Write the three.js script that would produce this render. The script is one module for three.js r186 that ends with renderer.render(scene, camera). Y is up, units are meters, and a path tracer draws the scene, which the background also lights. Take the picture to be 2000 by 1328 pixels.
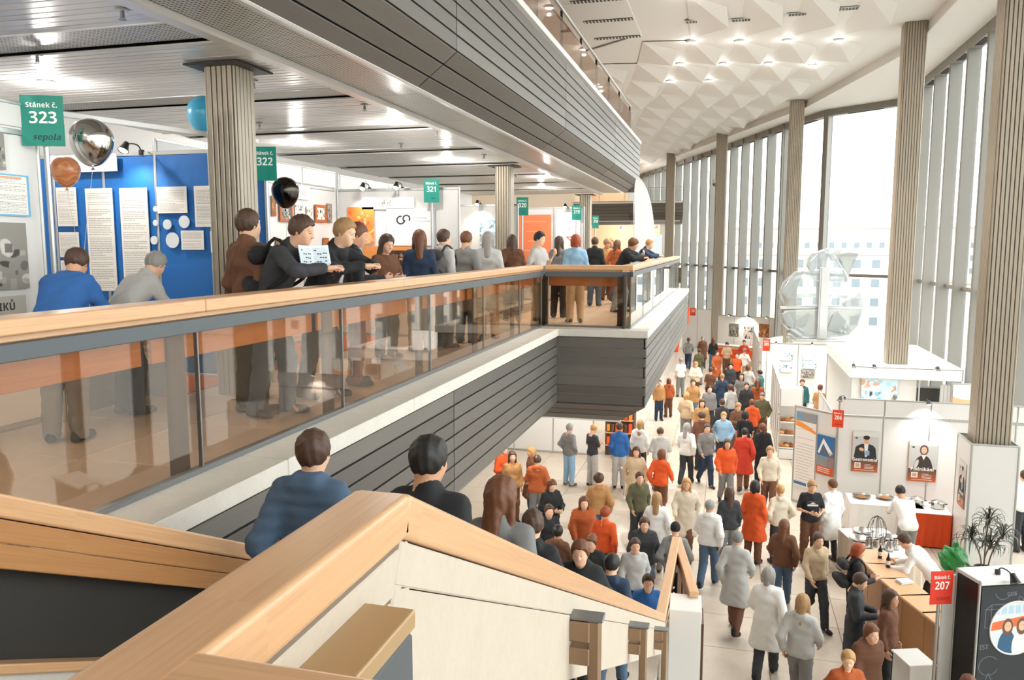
import * as THREE from 'three';
import { RoundedBoxGeometry } from 'three/addons/geometries/RoundedBoxGeometry.js';
import { mergeGeometries } from 'three/addons/utils/BufferGeometryUtils.js';
import { RectAreaLightUniformsLib } from 'three/addons/lights/RectAreaLightUniformsLib.js';
import { ImprovedNoise } from 'three/addons/math/ImprovedNoise.js';

// ---------------------------------------------------------------- camera, sky, exposure
const W = 2000, H = 1328, FOCAL = 1550;
const scene = new THREE.Scene();
const camera = new THREE.PerspectiveCamera(2 * Math.atan(H / 2 / FOCAL) * 180 / Math.PI, W / H, 0.05, 600);
camera.position.set(0, 1.53, 0);
camera.rotation.order = 'YXZ';
camera.rotation.set(-6.733 * Math.PI / 180, 15.198 * Math.PI / 180, 0);
const renderer = new THREE.WebGLRenderer();
renderer.toneMapping = THREE.LinearToneMapping;
renderer.toneMappingExposure = 1.04;
renderer.shadowMap.enabled = true;
RectAreaLightUniformsLib.init();
scene.background = new THREE.Color().setRGB(5.6, 5.64, 5.72);      // bright overcast sky
const LAMP = 0.4;                                                  // one dimmer for all lamps

// ---------------------------------------------------------------- helpers
let seed = 20240517;
const rnd = () => { seed = (seed + 0x6d2b79f5) | 0; let t = Math.imul(seed ^ (seed >>> 15), 1 | seed); t = (t + Math.imul(t ^ (t >>> 7), 61 | t)) ^ t; return ((t ^ (t >>> 14)) >>> 0) / 4294967296; };
const rr = (a, b) => a + (b - a) * rnd();
const noise = new ImprovedNoise();
const used = {};
const numbered = (n) => { used[n] = (used[n] ?? -1) + 1; return used[n] ? n + '_' + String(used[n]).padStart(3, '0') : n; };
const shade = (o) => { o.castShadow = true; o.receiveShadow = true; return o; };
function thing(name, label, category, x = 0, y = 0, z = 0, turn = 0, group) {
  const o = new THREE.Group(); o.name = numbered(name); o.position.set(x, y, z); o.rotation.y = turn; scene.add(o);
  o.userData = { label, category }; if (group) o.userData.group = group;
  return o;
}
function struct(name, geo, mat, label) {
  const o = geo ? shade(new THREE.Mesh(geo, mat)) : new THREE.Group();
  o.name = numbered(name); o.userData = { kind: 'structure' }; if (label) o.userData.label = label; scene.add(o); return o;
}
function part(name, geo, mat, parent, x = 0, y = 0, z = 0, rx = 0, ry = 0, rz = 0) {
  const o = shade(new THREE.Mesh(geo, mat)); o.name = name; o.position.set(x, y, z); o.rotation.set(rx, ry, rz); parent.add(o); return o;
}
// box-projected uv in metres, u along the given axis
function boxUV(g, axis = 'x') {
  g = g.index ? g.toNonIndexed() : g;
  const p = g.attributes.position, uv = new Float32Array(p.count * 2), a = new THREE.Vector3(), b = new THREE.Vector3(), c = new THREE.Vector3(), n = new THREE.Vector3();
  for (let i = 0; i < p.count; i += 3) {
    a.fromBufferAttribute(p, i); b.fromBufferAttribute(p, i + 1); c.fromBufferAttribute(p, i + 2);
    n.subVectors(b, a).cross(c.clone().sub(a));
    const ax = Math.abs(n.x), ay = Math.abs(n.y), az = Math.abs(n.z), big = ax > ay && ax > az ? 'x' : ay > az ? 'y' : 'z';
    const others = ['x', 'y', 'z'].filter((k) => k !== big), u = others.includes(axis) ? axis : others[0], v = others.find((k) => k !== u);
    [a, b, c].forEach((q, k) => { uv[(i + k) * 2] = q[u]; uv[(i + k) * 2 + 1] = q[v]; });
  }
  g.setAttribute('uv', new THREE.BufferAttribute(uv, 2));
  return g;
}
const geoCache = {};
// box with chamfered edges, 44 triangles
function chamfer(w, h, d, c = 0.004, axis = 'x') {
  const key = ['c', w, h, d, c, axis].map((q) => (q.toFixed ? q.toFixed(4) : q)).join();
  if (geoCache[key]) return geoCache[key];
  c = Math.min(c, w / 3, h / 3, d / 3);
  const S = [w / 2, h / 2, d / 2], pos = [];
  const V = (s, ax) => s.map((q, i) => q * (i === ax ? S[i] : S[i] - c));
  const tri = (a, b, e) => {
    const n = [(b[1] - a[1]) * (e[2] - a[2]) - (b[2] - a[2]) * (e[1] - a[1]), (b[2] - a[2]) * (e[0] - a[0]) - (b[0] - a[0]) * (e[2] - a[2]), (b[0] - a[0]) * (e[1] - a[1]) - (b[1] - a[1]) * (e[0] - a[0])];
    const m = [a[0] + b[0] + e[0], a[1] + b[1] + e[1], a[2] + b[2] + e[2]];
    if (n[0] * m[0] + n[1] * m[1] + n[2] * m[2] < 0) pos.push(...a, ...e, ...b); else pos.push(...a, ...b, ...e);
  };
  const quad = (a, b, e, f) => { tri(a, b, e); tri(a, e, f); };
  for (let ax = 0; ax < 3; ax++) {
    const u = (ax + 1) % 3, v = (ax + 2) % 3;
    for (const s of [-1, 1]) {
      const k = (su, sv) => { const q = [0, 0, 0]; q[ax] = s; q[u] = su; q[v] = sv; return V(q, ax); };
      quad(k(-1, -1), k(1, -1), k(1, 1), k(-1, 1));
      for (const t of [-1, 1]) {                                   // bevel between faces ax and u
        const e = (face, sv) => { const q = [0, 0, 0]; q[ax] = s; q[u] = t; q[v] = sv; return V(q, face); };
        quad(e(ax, -1), e(ax, 1), e(u, 1), e(u, -1));
      }
    }
  }
  for (const i of [-1, 1]) for (const j of [-1, 1]) for (const k of [-1, 1]) tri(V([i, j, k], 0), V([i, j, k], 1), V([i, j, k], 2));
  const g = new THREE.BufferGeometry();
  g.setAttribute('position', new THREE.Float32BufferAttribute(pos, 3));
  const out = boxUV(g, axis); out.computeVertexNormals();
  return (geoCache[key] = out);
}
function rbox(w, h, d, r = 0.01, seg = 2, axis = 'x') {
  const key = ['r', w, h, d, r, seg, axis].join();
  return geoCache[key] ??= boxUV(new RoundedBoxGeometry(w, h, d, seg, r), axis);
}
function cyl(r0, r1, h, n = 16) { const key = ['y', r0, r1, h, n].join(); return geoCache[key] ??= new THREE.CylinderGeometry(r0, r1, h, n); }
function sph(r, a = 16, b = 12) { const key = ['s', r, a, b].join(); return geoCache[key] ??= new THREE.SphereGeometry(r, a, b); }
function tube(pts, r, n = 24, m = 6) { return new THREE.TubeGeometry(new THREE.CatmullRomCurve3(pts.map((p) => new THREE.Vector3(...p))), n, r, m); }
const moved = (g, x, y, z, rx = 0, ry = 0, rz = 0) => { g = g.clone(); g.applyMatrix4(new THREE.Matrix4().compose(new THREE.Vector3(x, y, z), new THREE.Quaternion().setFromEuler(new THREE.Euler(rx, ry, rz)), new THREE.Vector3(1, 1, 1))); return g; };
const merge = (list) => mergeGeometries(list.map((g) => { g = g.index ? g.toNonIndexed() : g.clone(); for (const k of Object.keys(g.attributes)) if (!['position', 'normal', 'uv'].includes(k)) g.deleteAttribute(k); return g; }));
// a frame whose local x runs from one plan point to the other and whose local z points to the left of that way
const runTurn = (a, b) => Math.atan2(-(b[1] - a[1]), b[0] - a[0]);
const runLen = (a, b) => Math.hypot(b[0] - a[0], b[1] - a[1]);

// ---------------------------------------------------------------- textures
function dataTex(w, h, f, srgb = true, rx = 1, ry = 1) {
  const d = new Uint8Array(w * h * 4);
  for (let y = 0; y < h; y++) for (let x = 0; x < w; x++) { const c = f(x / w, y / h); for (let k = 0; k < 3; k++) d[(y * w + x) * 4 + k] = Math.max(0, Math.min(255, c[k])); d[(y * w + x) * 4 + 3] = 255; }
  const t = new THREE.DataTexture(d, w, h); t.wrapS = t.wrapT = THREE.RepeatWrapping; t.magFilter = THREE.LinearFilter; t.minFilter = THREE.LinearMipmapLinearFilter; t.generateMipmaps = true;
  if (srgb) t.colorSpace = THREE.SRGBColorSpace; t.repeat.set(rx, ry); t.needsUpdate = true; return t;
}
function canvasTex(w, h, draw) {
  const c = document.createElement('canvas'); c.width = w; c.height = h; const g = c.getContext('2d'); draw(g, w, h);
  const t = new THREE.CanvasTexture(c); t.colorSpace = THREE.SRGBColorSpace; t.wrapS = t.wrapT = THREE.ClampToEdgeWrapping; return t;
}
// tiling value noise
function tnoise(n) { const v = Array.from({ length: n * n }, rnd); return (u, w) => { const x = ((u % 1) + 1) % 1 * n, y = ((w % 1) + 1) % 1 * n, i = x | 0, j = y | 0, a = x - i, b = y - j, s = a * a * (3 - 2 * a), t = b * b * (3 - 2 * b), q = (p, r) => v[((r + n) % n) * n + (p + n) % n]; return (q(i, j) * (1 - s) + q(i + 1, j) * s) * (1 - t) + (q(i, j + 1) * (1 - s) + q(i + 1, j + 1) * s) * t; }; }
const nA = tnoise(8), nB = tnoise(24), nC = tnoise(96), nD = tnoise(6);
const woodTex = dataTex(512, 256, (u, v) => {
  const w = v + 0.008 * nA(u, v), g = nC(u * 0.12, w * 2) * 0.6 + nB(u * 0.12, w * 3) * 0.4, s = nA(u * 0.5, v * 2) - 0.5;
  const k = 236 + (g - 0.5) * 22 + s * 5; return [k, k * 0.985 - (g < 0.32 ? 3 : 0), k * 0.965 - (g < 0.32 ? 5 : 0)];
}, true, 0.7, 2.2);
const brushTex = dataTex(256, 256, (u, v) => { const k = 236 + (nC(u * 0.06, v) - 0.5) * 10 + (nB(u * 0.2, v) - 0.5) * 6; return [k, k, k]; }, true, 0.8, 1.5);
const stoneTex = dataTex(512, 512, (u, v) => { const k = 240 + (nB(u, v) - 0.5) * 5 + (nC(u, v) - 0.5) * 6 + (nA(u, v) - 0.5) * 4; return [k, k * 0.992, k * 0.978]; }, true, 0.8, 0.8);
const scuffTex = dataTex(256, 256, (u, v) => { const k = 190 + (nA(u, v) - 0.5) * 40 + (nC(u, v) - 0.5) * 20; return [k, k, k]; }, false, 0.5, 0.5);
const clothBump = dataTex(128, 128, (u, v) => { const k = 128 + 60 * Math.sin(u * 128 * 1.57) * Math.sin(v * 128 * 1.57); return [k, k, k]; }, false, 6, 6);
const perfTex = dataTex(64, 64, (u, v) => { const a = Math.hypot((u * 2 % 1) - 0.5, (v * 2 % 1) - 0.5), b = a < 0.3 ? 70 : 235; return [b, b, b * 0.98]; }, true, 12, 12);

// ---------------------------------------------------------------- materials
const mats = {};
function M(name, color, rough = 0.6, extra = {}) { return (mats[name] ??= Object.assign(new THREE.MeshPhysicalMaterial({ color, roughness: rough, ...extra }), { name })); }
const wood = M('beech', '#e3b487', 0.34, { map: woodTex, clearcoat: 0.35, clearcoatRoughness: 0.25 });
const woodPale = M('pale_beech', '#e2cbb2', 0.45, { map: woodTex });
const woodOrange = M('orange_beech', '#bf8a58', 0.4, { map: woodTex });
const woodDark = M('dark_wood', '#5e412d', 0.5, { map: woodTex });
const plankM = [0, 1, 2, 3].map((k) => M('panel_metal_' + k, ['#7b7771', '#736f69', '#827e78', '#78756f'][k], 0.44, { metalness: 0.5, map: brushTex }));
const jointDark = M('joint_black', '#1d1b19', 0.8);
const steel = M('steel', '#8d8f90', 0.38, { metalness: 0.7, map: brushTex });
const steelGrey = M('grey_painted_steel', '#585d60', 0.5, { metalness: 0.2 });
const steelDark = M('dark_steel', '#4a4138', 0.4, { metalness: 0.6 });
const steelBrown = M('bronze_steel', '#957a60', 0.42, { metalness: 0.45 });
const alu = M('aluminium', '#b9bab8', 0.35, { metalness: 0.7 });
const stone = M('kerb_stone', '#d9d5cd', 0.55, { map: stoneTex });
const tileM = [0, 1, 2].map((k) => M('tile_' + k, ['#d6cabb', '#d2c5b5', '#dacfc1'][k], 0.36, { map: stoneTex }));
const grout = M('grout', '#8a7d6e', 0.8);
const white = M('white_panel', '#e0deda', 0.5);
const whiteCeil = M('white_ceiling', '#d9d7d3', 0.75);
const ceilPlate = M('ceiling_plate', '#d6d4d0', 0.6);
const slatM = [0, 1, 2].map((k) => M('slat_' + k, ['#d9d8d5', '#d3d2cf', '#dedcd9'][k], 0.3, { metalness: 0.35, map: brushTex }));
const perf = M('perforated_metal', '#d2d0cb', 0.4, { metalness: 0.3, map: perfTex });
const ribLight = M('column_rib', '#a89d8c', 0.45, { metalness: 0.35 });
const ribDark = M('column_core', '#a0958a', 0.5, { metalness: 0.35 });
const finM = M('mullion_metal', '#85827b', 0.5, { metalness: 0.25 });
const darkMetal = M('charcoal_metal', '#3a3835', 0.5, { metalness: 0.4 });
const black = M('black_plastic', '#161616', 0.45);
const glassBrown = M('bronze_glass', '#f4e6d8', 0.02, { transmission: 1, thickness: 0, ior: 1.5 });
const glassBrown2 = M('dark_bronze_glass', '#d2b294', 0.02, { transmission: 1, thickness: 0, ior: 1.6 });
const glassClear = M('clear_glass', '#f6f9f8', 0.01, { transmission: 1, thickness: 0, ior: 1.45 });
const orangeCarpet = M('orange_carpet', '#b8602a', 0.95);
const wallWarm = M('warm_wall', '#c9b29a', 0.8);
const lampGlow = (name, c, k) => M(name, '#ffffff', 0.5, { emissive: c, emissiveIntensity: k });
const glow = lampGlow('lamp_glow', '#fff6ec', 4);
const glowSoft = lampGlow('lamp_glow_soft', '#fff6ea', 4);

// lamps: a small glowing disc and a light of its own just below it
function pointLamp(x, y, z, power, color = '#fffaf4', r = 2) { const l = new THREE.PointLight(color, power * LAMP, 0, 2); l.position.set(x, y, z); l.castShadow = true; l.shadow.radius = r; l.name = 'lamp_light'; scene.add(l); return l; }
function spotLamp(x, y, z, tx, ty, tz, power, angle = 0.8, color = '#fffaf4') {
  const l = new THREE.SpotLight(color, power * LAMP, 0, angle, 0.6, 2); l.position.set(x, y, z); l.target.position.set(tx, ty, tz); l.castShadow = true; l.shadow.radius = 2; l.name = 'spot_light'; scene.add(l, l.target); l.target.name = 'spot_target'; return l;
}
// ================================================================ THE BUILDING
const G = -4.95, U = 4.95, CEIL = 8.0;                              // ground, gallery at 0, upper gallery, hall ceiling
const boxStruct = (name, x0, x1, y0, y1, z0, z1, mat, label) => { const o = struct(name, boxUV(new THREE.BoxGeometry(x1 - x0, y1 - y0, z1 - z0)), mat, label); o.position.set((x0 + x1) / 2, (y0 + y1) / 2, (z0 + z1) / 2); return o; };

// ---- ground floor: base slab, tiles as pieces where they can be told apart
const ground = boxStruct('floor', -14, 9.5, G - 0.4, G - 0.012, -80, 27, grout);
{
  const g0 = [chamfer(1.19, 0.03, 1.19, 0.004), chamfer(1.19, 0.03, 1.19, 0.006)];
  const far = [], base = ground.position;
  for (let i = -6; i < 7; i++) for (let k = 0; k < 58; k++) {
    const x = i * 1.2 + 0.2, z = -8.5 - k * 1.2;
    if (x > 7.0 - Math.max(0, (-z - 38) * 0.33)) continue;
    if (k < 28 && i > -5) part('floor_tile', g0[(i + k) & 1], tileM[Math.floor(rnd() * 3)], ground, x - base.x, G - 0.015 - base.y, z - base.z);
    else far.push(moved(g0[0], x - base.x, G - 0.015 - base.y, z - base.z));
  }
  const o = part('floor_tile', merge(far), tileM[0], ground); o.userData.kind = 'stuff';
  for (let k = 0; k < 4; k++) part('floor_slab', chamfer(21, 0.03, 8.2, 0.006), tileM[k % 3], ground, -2.3 - base.x, G - 0.015 - base.y, -3.7 + k * 8.24 - base.z);
}
// ---- gallery slab (level 0) with its bump-out
function prismStruct(name, pts, y0, y1, mat) {
  const s = new THREE.Shape(pts.map(([x, z]) => new THREE.Vector2(x, -z)));
  const g = boxUV(new THREE.ExtrudeGeometry(s, { depth: y1 - y0, bevelEnabled: false }).rotateX(-Math.PI / 2)); const o = struct(name, g, mat); o.position.y = y0; return o;
}
const gal = prismStruct('floor', [[-12, 9], [-2.99, 9], [-2.99, -14.0], [-1.38, -14.0], [-1.38, -28.7], [-7, -28.7], [-7, -62], [-12, -62]], -1.25, -0.012, grout);
{
  const g1 = chamfer(1.19, 0.03, 1.19, 0.004), far = [];
  for (let i = 0; i < 8; i++) for (let k = 0; k < 26; k++) {
    const x = -3.9 - i * 1.2, z = -0.4 - k * 1.2;
    if (i < 4 && k > 0 && k < 14) part('floor_tile', g1, tileM[Math.floor(rnd() * 3)], gal, x, -0.015 + 1.25, z);
    else if (z > -28) far.push(moved(g1, x, -0.015 + 1.25, z));
  }
  for (let i = 0; i < 1; i++) for (let k = 0; k < 11; k++) part('floor_tile', g1, tileM[k % 3], gal, -2.7 + i * 1.2, -0.015 + 1.25, -15.2 - k * 1.2);
  const o = part('floor_tile', merge(far), tileM[1], gal); o.userData.kind = 'stuff';
}
// the hall roof follows the line of the facade
prismStruct('ceiling', [[-12.4, 26.4], [7.8, 26.4], [7.8, -39.6], [4.85, -42.0], [3.25, -45.9], [-0.75, -57.2], [-7.6, -75], [-12.4, -76.4]], CEIL + 0.42, CEIL + 0.9, whiteCeil);
// soffit of the gallery over the ground floor
prismStruct('ceiling', [[-12, 9], [-3.4, 9], [-3.4, -14.5], [-1.85, -14.5], [-1.85, -28.6], [-12, -28.6]], -1.72, -1.62, whiteCeil);
// ---- upper gallery slab
boxStruct('floor', -12, -2.99, 3.72, U - 0.01, -27.1, 9, whiteCeil);
// ---- hall ceiling slab and flat strip

// ---- enclosing walls
boxStruct('wall_left', -12.4, -12, G, CEIL + 0.5, -80, 27, wallWarm);
boxStruct('wall_back', -12.4, 9.5, G, CEIL + 0.5, 26, 26.4, white);
boxStruct('wall_far', -14, -8.5, G, CEIL + 0.5, -76.4, -76, white);

// ---- clad fascias: planks in rows, as pieces; run local x along, z outward
function mitred(g, ph, r, rows, cz, ml, mr) {
  if (!ml && !mr) return g;
  g = g.clone(); const p = g.attributes.position;
  for (let i = 0; i < p.count; i++) { const f = cz * (r + 0.5 - p.getY(i) / ph) / rows; p.setX(i, p.getX(i) + (p.getX(i) > 0 ? -mr * f : ml * f)); }
  g.computeVertexNormals(); return g;
}
function fascia(a, b, yTop, yBot, rows, chamferRows, mat, joints, ml = 0, mr = 0, rowGap = 0.02) {
  const t = struct('trim'); t.position.set(a[0], 0, a[1]); t.rotation.y = runTurn(a, b);
  const L = runLen(a, b), h = (yTop - yBot) / rows, cuts = [0, ...joints, L];
  const ch = 0.38, cz = 0.5, cl = Math.hypot(ch, cz), ca = Math.atan2(cz, ch);
  part('backing', boxUV(new THREE.BoxGeometry(L, yTop - yBot, 0.02)), jointDark, t, L / 2, (yTop + yBot) / 2, -0.035);
  if (chamferRows) part('backing', boxUV(new THREE.BoxGeometry(L - (mr || ml ? 1.0 : 0), cl, 0.02)), jointDark, t, L / 2, yBot - ch / 2 + 0.022, -cz / 2 - 0.03, ca);
  for (let s = 0; s + 1 < cuts.length; s++) {
    const len = cuts[s + 1] - cuts[s] - (s + 2 < cuts.length || joints.length ? 0.025 : 0), mid = (cuts[s] + cuts[s + 1]) / 2;
    for (let r = 0; r < rows; r++) part('cladding_panel', chamfer(len, h - rowGap, 0.022, 0.003), mat[(r * 7 + s * 3 + (r >> 1)) % mat.length], t, mid, yTop - h * (r + 0.5), -0.011 + ((r * 5 + s) % 3) * 0.0012);
    for (let r = 0; r < chamferRows; r++) {
      const f = (r + 0.5) / chamferRows, ph = cl / chamferRows - rowGap;
      part('cladding_panel', mitred(chamfer(len, ph, 0.022, 0.003), ph, r, chamferRows, cz, s === 0 ? ml : 0, s + 2 === cuts.length ? mr : 0), mat[(r + s) % mat.length], t, mid, yBot - ch * f, -cz * f, ca);
    }
  }
  return t;
}
// stone kerbs in lengths
function kerb(a, b, top, w, h, step, mat = stone) {
  const t = struct('trim'); t.position.set(a[0], top, a[1]); t.rotation.y = runTurn(a, b); const L = runLen(a, b), n = Math.max(1, Math.round(L / step));
  for (let k = 0; k < n; k++) part('kerb_stone', chamfer(L / n - 0.006, h, w, 0.006), mat, t, (k + 0.5) * L / n, -h / 2, -w / 2);
  return t;
}
// gallery edge
fascia([-2.95, 9], [-2.95, -14], -0.085, -1.3, 7, 3, plankM, [5.2, 11.3, 17.35], 0, -1);
fascia([-2.95, -13.98], [-1.36, -13.98], -0.085, -1.3, 7, 3, plankM, [], -1, 1);
fascia([-1.35, -13.98], [-1.35, -28.7], -0.085, -1.3, 7, 3, plankM, [6.1, 12.3], 1, 0);
kerb([-2.92, 9], [-2.92, -14], 0.055, 0.46, 0.13, 2.4);
kerb([-3.3, -13.95], [-1.32, -13.95], 0.055, 0.46, 0.13, 2.6);
kerb([-1.32, -13.96], [-1.32, -28.7], 0.055, 0.46, 0.13, 2.4);
// upper gallery edge
fascia([-2.95, 9], [-2.95, -27.1], U - 0.1, 3.66, 7, 3, plankM, [5.15, 11.4, 17.55, 23.6, 30.1]);
kerb([-2.91, 9], [-2.91, -27.1], U + 0.03, 0.5, 0.1, 6, white);
boxStruct('trim', -12, -3.0, 3.33, U, -27.3, -27.1, plankM[0]);
// soffit: slim white edge beam, perforated strip, slats
{
  const t = struct('trim'); t.position.set(-3.9, 3.3, -9);
  part('edge_beam', chamfer(0.17, 0.07, 36.2, 0.02, 'z'), slatM[2], t, -0.33, -0.005, 0);
  part('edge_beam', chamfer(0.08, 0.05, 36.2, 0.015, 'z'), slatM[2], t, 0.45, 0.0, 0);
  for (let k = 0; k < 18; k++) part('perforated_panel', boxUV(new THREE.BoxGeometry(0.68, 0.012, 1.99)), perf, t, 0.08, 0.02, 17 - k * 2.0);
  part('backing', new THREE.BoxGeometry(1.0, 0.4, 36.2), darkMetal, t, 0.0, 0.24, 0);
}
{
  // slatted ceiling over the gallery, slats run across; perforated light bands every 2.7 m
  const t = struct('ceiling'); t.position.set(-8.2, 3.33, 0);
  part('backing', new THREE.BoxGeometry(7.6, 0.3, 36.2), darkMetal, t, 0, 0.2, -9);
  const far = [], w = 0.118;
  const g = chamfer(7.6, 0.02, w - 0.01, 0.006);
  let z = 1.5;
  for (let k = 0; z > -27; k++) {
    const band = ((-z - 5.65 + 27) % 2.7);
    if (z < 1 && band < 0.62 && band >= 0) {
      part('light_band', boxUV(new THREE.BoxGeometry(7.6, 0.015, 0.6)), perf, t, 0, 0.03, z - 0.3);
      part('band_edge', chamfer(7.6, 0.035, 0.02, 0.004), slatM[2], t, 0, 0.0, z + 0.01); z -= 0.64; continue;
    }
    if (z < -2 && z > -21) part('ceiling_slat', g, slatM[Math.floor(rnd() * 3)], t, 0, rr(-0.002, 0.002), z - w / 2); else far.push(moved(g, 0, 0, z - w / 2));
    z -= w;
  }
  const o = part('ceiling_slat', merge(far), slatM[0], t); o.userData.kind = 'stuff';
}
// upper gallery: back wall with door frames seen through the parapet glass
boxStruct('wall_left', -9.2, -9.0, U, CEIL + 0.5, -27.1, 9, woodOrange);
for (const z of [-6, -11, -16, -21]) { const d = struct('door', null); d.name = numbered('door_' + (1 + Math.round((-z - 6) / 5))); d.position.set(-8.95, U, z); part('door_leaf', chamfer(0.05, 2.1, 0.95, 0.006), wallWarm, d, 0, 1.05, 0); part('door_frame', chamfer(0.08, 2.2, 0.08, 0.006), woodDark, d, 0, 1.1, 0.52); part('door_frame', chamfer(0.08, 2.2, 0.08, 0.006), woodDark, d, 0, 1.1, -0.52); part('door_frame', chamfer(0.08, 0.08, 1.12, 0.006), woodDark, d, 0, 2.16, 0); }

// ---- hall ceiling: slanted cells, each with a folded facet hanging from it
{
  const t = struct('ceiling'); t.position.set(0, CEIL, 0);
  const e1 = [1.55, -0.3], rows = [[-0.9, -9.2], [-1.05, -13.4], [-1.2, -18.0], [-1.33, -23.0], [-1.45, -28.05], [-1.99, -31.24], [-2.58, -34.3], [-3.2, -37.3], [-4.17, -40.4], [-4.85, -43.6], [-5.4, -46.8], [-6.0, -50.0], [-6.6, -53.2], [-7.2, -56.4], [-7.8, -59.6], [-8.4, -62.8]];
  const cell = (e2) => {
    const g = [e1[0] + e2[0], e1[1] + e2[1]], d = 0.25, y = 0.33;
    const A = [0, y, 0], T = [1.06, y, -1.42], B = [g[0] * 0.78, y - d, Math.max(g[1], -3.5) * 0.78], Mq = [e2[0] * 0.94, y, e2[1] * 0.94], k = (u, v, o = 0) => [e1[0] * u + e2[0] * v, y + o, e1[1] * u + e2[1] * v];
    const tri = [[A, B, Mq], [A, T, B], [T, Mq, B], [k(0, 0, 0.002), k(1, 1, 0.002), k(1, 0, 0.002)], [k(0, 0, 0.002), k(0, 1, 0.002), k(1, 1, 0.002)], [k(0, 0, 0.03), k(1, 0, 0.03), k(1, 1, 0.03)], [k(0, 0, 0.03), k(1, 1, 0.03), k(0, 1, 0.03)]];
    const q = new THREE.BufferGeometry(); q.setAttribute('position', new THREE.Float32BufferAttribute(tri.flat(2), 3)); q.computeVertexNormals(); return boxUV(q);
  };
  const limit = (z) => z > -30 ? 5.6 : z > -40.7 ? 5.6 - (-z - 30) * 0.22 : 3.25 - (-z - 40.7) * 0.36;
  rows.forEach(([x0, z0], r) => {
    const nx = rows[r + 1] ?? [x0 - 0.6, z0 - 3.2], cg = cell([nx[0] - x0, nx[1] - z0]);
    for (let i = -4; i < 9; i++) { const x = x0 + i * e1[0], z = z0 + i * e1[1]; if (x < -2.75 - Math.max(0, -z - 27) * 1.6 || x < -9 || x + 1.4 > limit(z)) continue; part('ceiling_panel', cg, ceilPlate, t, x, 0, z); }
  });
  // flat strip over the upper gallery with slot vents and joints
  for (let k = 0; k < 9; k++) part('ceiling_panel', chamfer(6.2, 0.09, 3.97, 0.01), whiteCeil, t, -6.05, 0.375, 7 - k * 4);
  for (let k = 0; k < 8; k++) {
    const v = part('slot_vent', chamfer(1.5, 0.04, 0.26, 0.008), darkMetal, t, -3.75, 0.33, -12.6 - k * 2.05);
    for (let s = 0; s < 14; s++) part('vent_slat', chamfer(0.03, 0.02, 0.24, 0.004), whiteCeil, v, -0.7 + s * 0.107, -0.025, 0);
  }
  const board = new THREE.Shape([[-3, -26], [7, -26], [7, 38], [3.2, 42.5], [-1.2, 56], [-6, 68], [-9, 68], [-9, 32], [-3, 27]].map((q) => new THREE.Vector2(...q)));
  part('ceiling_board', boxUV(new THREE.ExtrudeGeometry(board, { depth: 0.03, bevelEnabled: false }).rotateX(-Math.PI / 2)), whiteCeil, t, 0, 0.36, 0);
  // smooth rim between the plates and the glass
  part('ceiling_rim', chamfer(2.2, 0.4, 56, 0.02), whiteCeil, t, 6.75, 0.22, -2);
  const far = new THREE.Shape([[5.65, 30], [3.3, 40.7], [-5.5, 64], [-10, 76], [-7.7, 75], [-0.9, 57.2], [3.1, 45.9], [4.7, 42], [7.7, 39.5], [7.7, 30]].map((q) => new THREE.Vector2(...q)));
  part('ceiling_rim', boxUV(new THREE.ExtrudeGeometry(far, { depth: 0.4, bevelEnabled: false }).rotateX(-Math.PI / 2)), whiteCeil, t, 0, 0.021, 0);
}

// ---- glazed facade: bays between deep mullions along a bent line
{
  const line = [[7.45, 26], [7.45, -39.5], [4.55, -41.8], [2.96, -45.7], [-1.0, -56.9], [-7.9, -74.5]];
  const spans = [[0, 1, 2.1, 0.4], [1, 2, 3.6, 0.42], [2, 3, 4.3, 0.4], [3, 4, 1.98, 0.5], [4, 5, 1.9, 0.5]];
  const H0 = CEIL - G; let n = 0;
  for (const [i, j, step, deep] of spans) {
    const a = line[i], b = line[j], L = runLen(a, b), count = Math.round(L / step), w = L / count;
    for (let k = 0; k < count; k++) {
      const t = struct('window_' + (++n)); t.name = 'window_' + n; t.position.set(a[0] + (b[0] - a[0]) * k / count, G, a[1] + (b[1] - a[1]) * k / count); t.rotation.y = runTurn(a, b);
      const fin = chamfer(0.16, H0, deep, 0.012, 'y');
      part('mullion', fin, finM, t, 0, H0 / 2, -(deep / 2 - 0.06));
      part('mullion_groove', chamfer(0.03, H0 - 0.1, deep * 0.86, 0.003, 'y'), ribDark, t, 0.085, H0 / 2, -(deep / 2 - 0.06));
      if (k === count - 1) part('mullion', fin, finM, t, w, H0 / 2, -(deep / 2 - 0.06));
      part('transom', chamfer(w - 0.16, 0.14, 0.14, 0.01), finM, t, w / 2, 5.1, 0);
      part('sill', chamfer(w - 0.16, 0.3, 0.25, 0.01), finM, t, w / 2, 0.15, -0.05);
      part('head_beam', chamfer(w, 0.32, 0.4, 0.01), finM, t, w / 2, H0 - 0.12, -0.16);
      part('head_vent', chamfer(w * 0.45, 0.02, 0.22, 0.004), jointDark, t, w / 2, H0 - 0.285, -0.18);
      part('glass_pane', new THREE.BoxGeometry(w - 0.16, 4.73, 0.02), glassClear, t, w / 2, 0.3 + 2.365, 0);
      part('glass_pane', new THREE.BoxGeometry(w - 0.16, H0 - 5.17 - 0.2, 0.02), glassClear, t, w / 2, 5.17 + (H0 - 5.37) / 2, 0);
    }
  }
}
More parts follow.
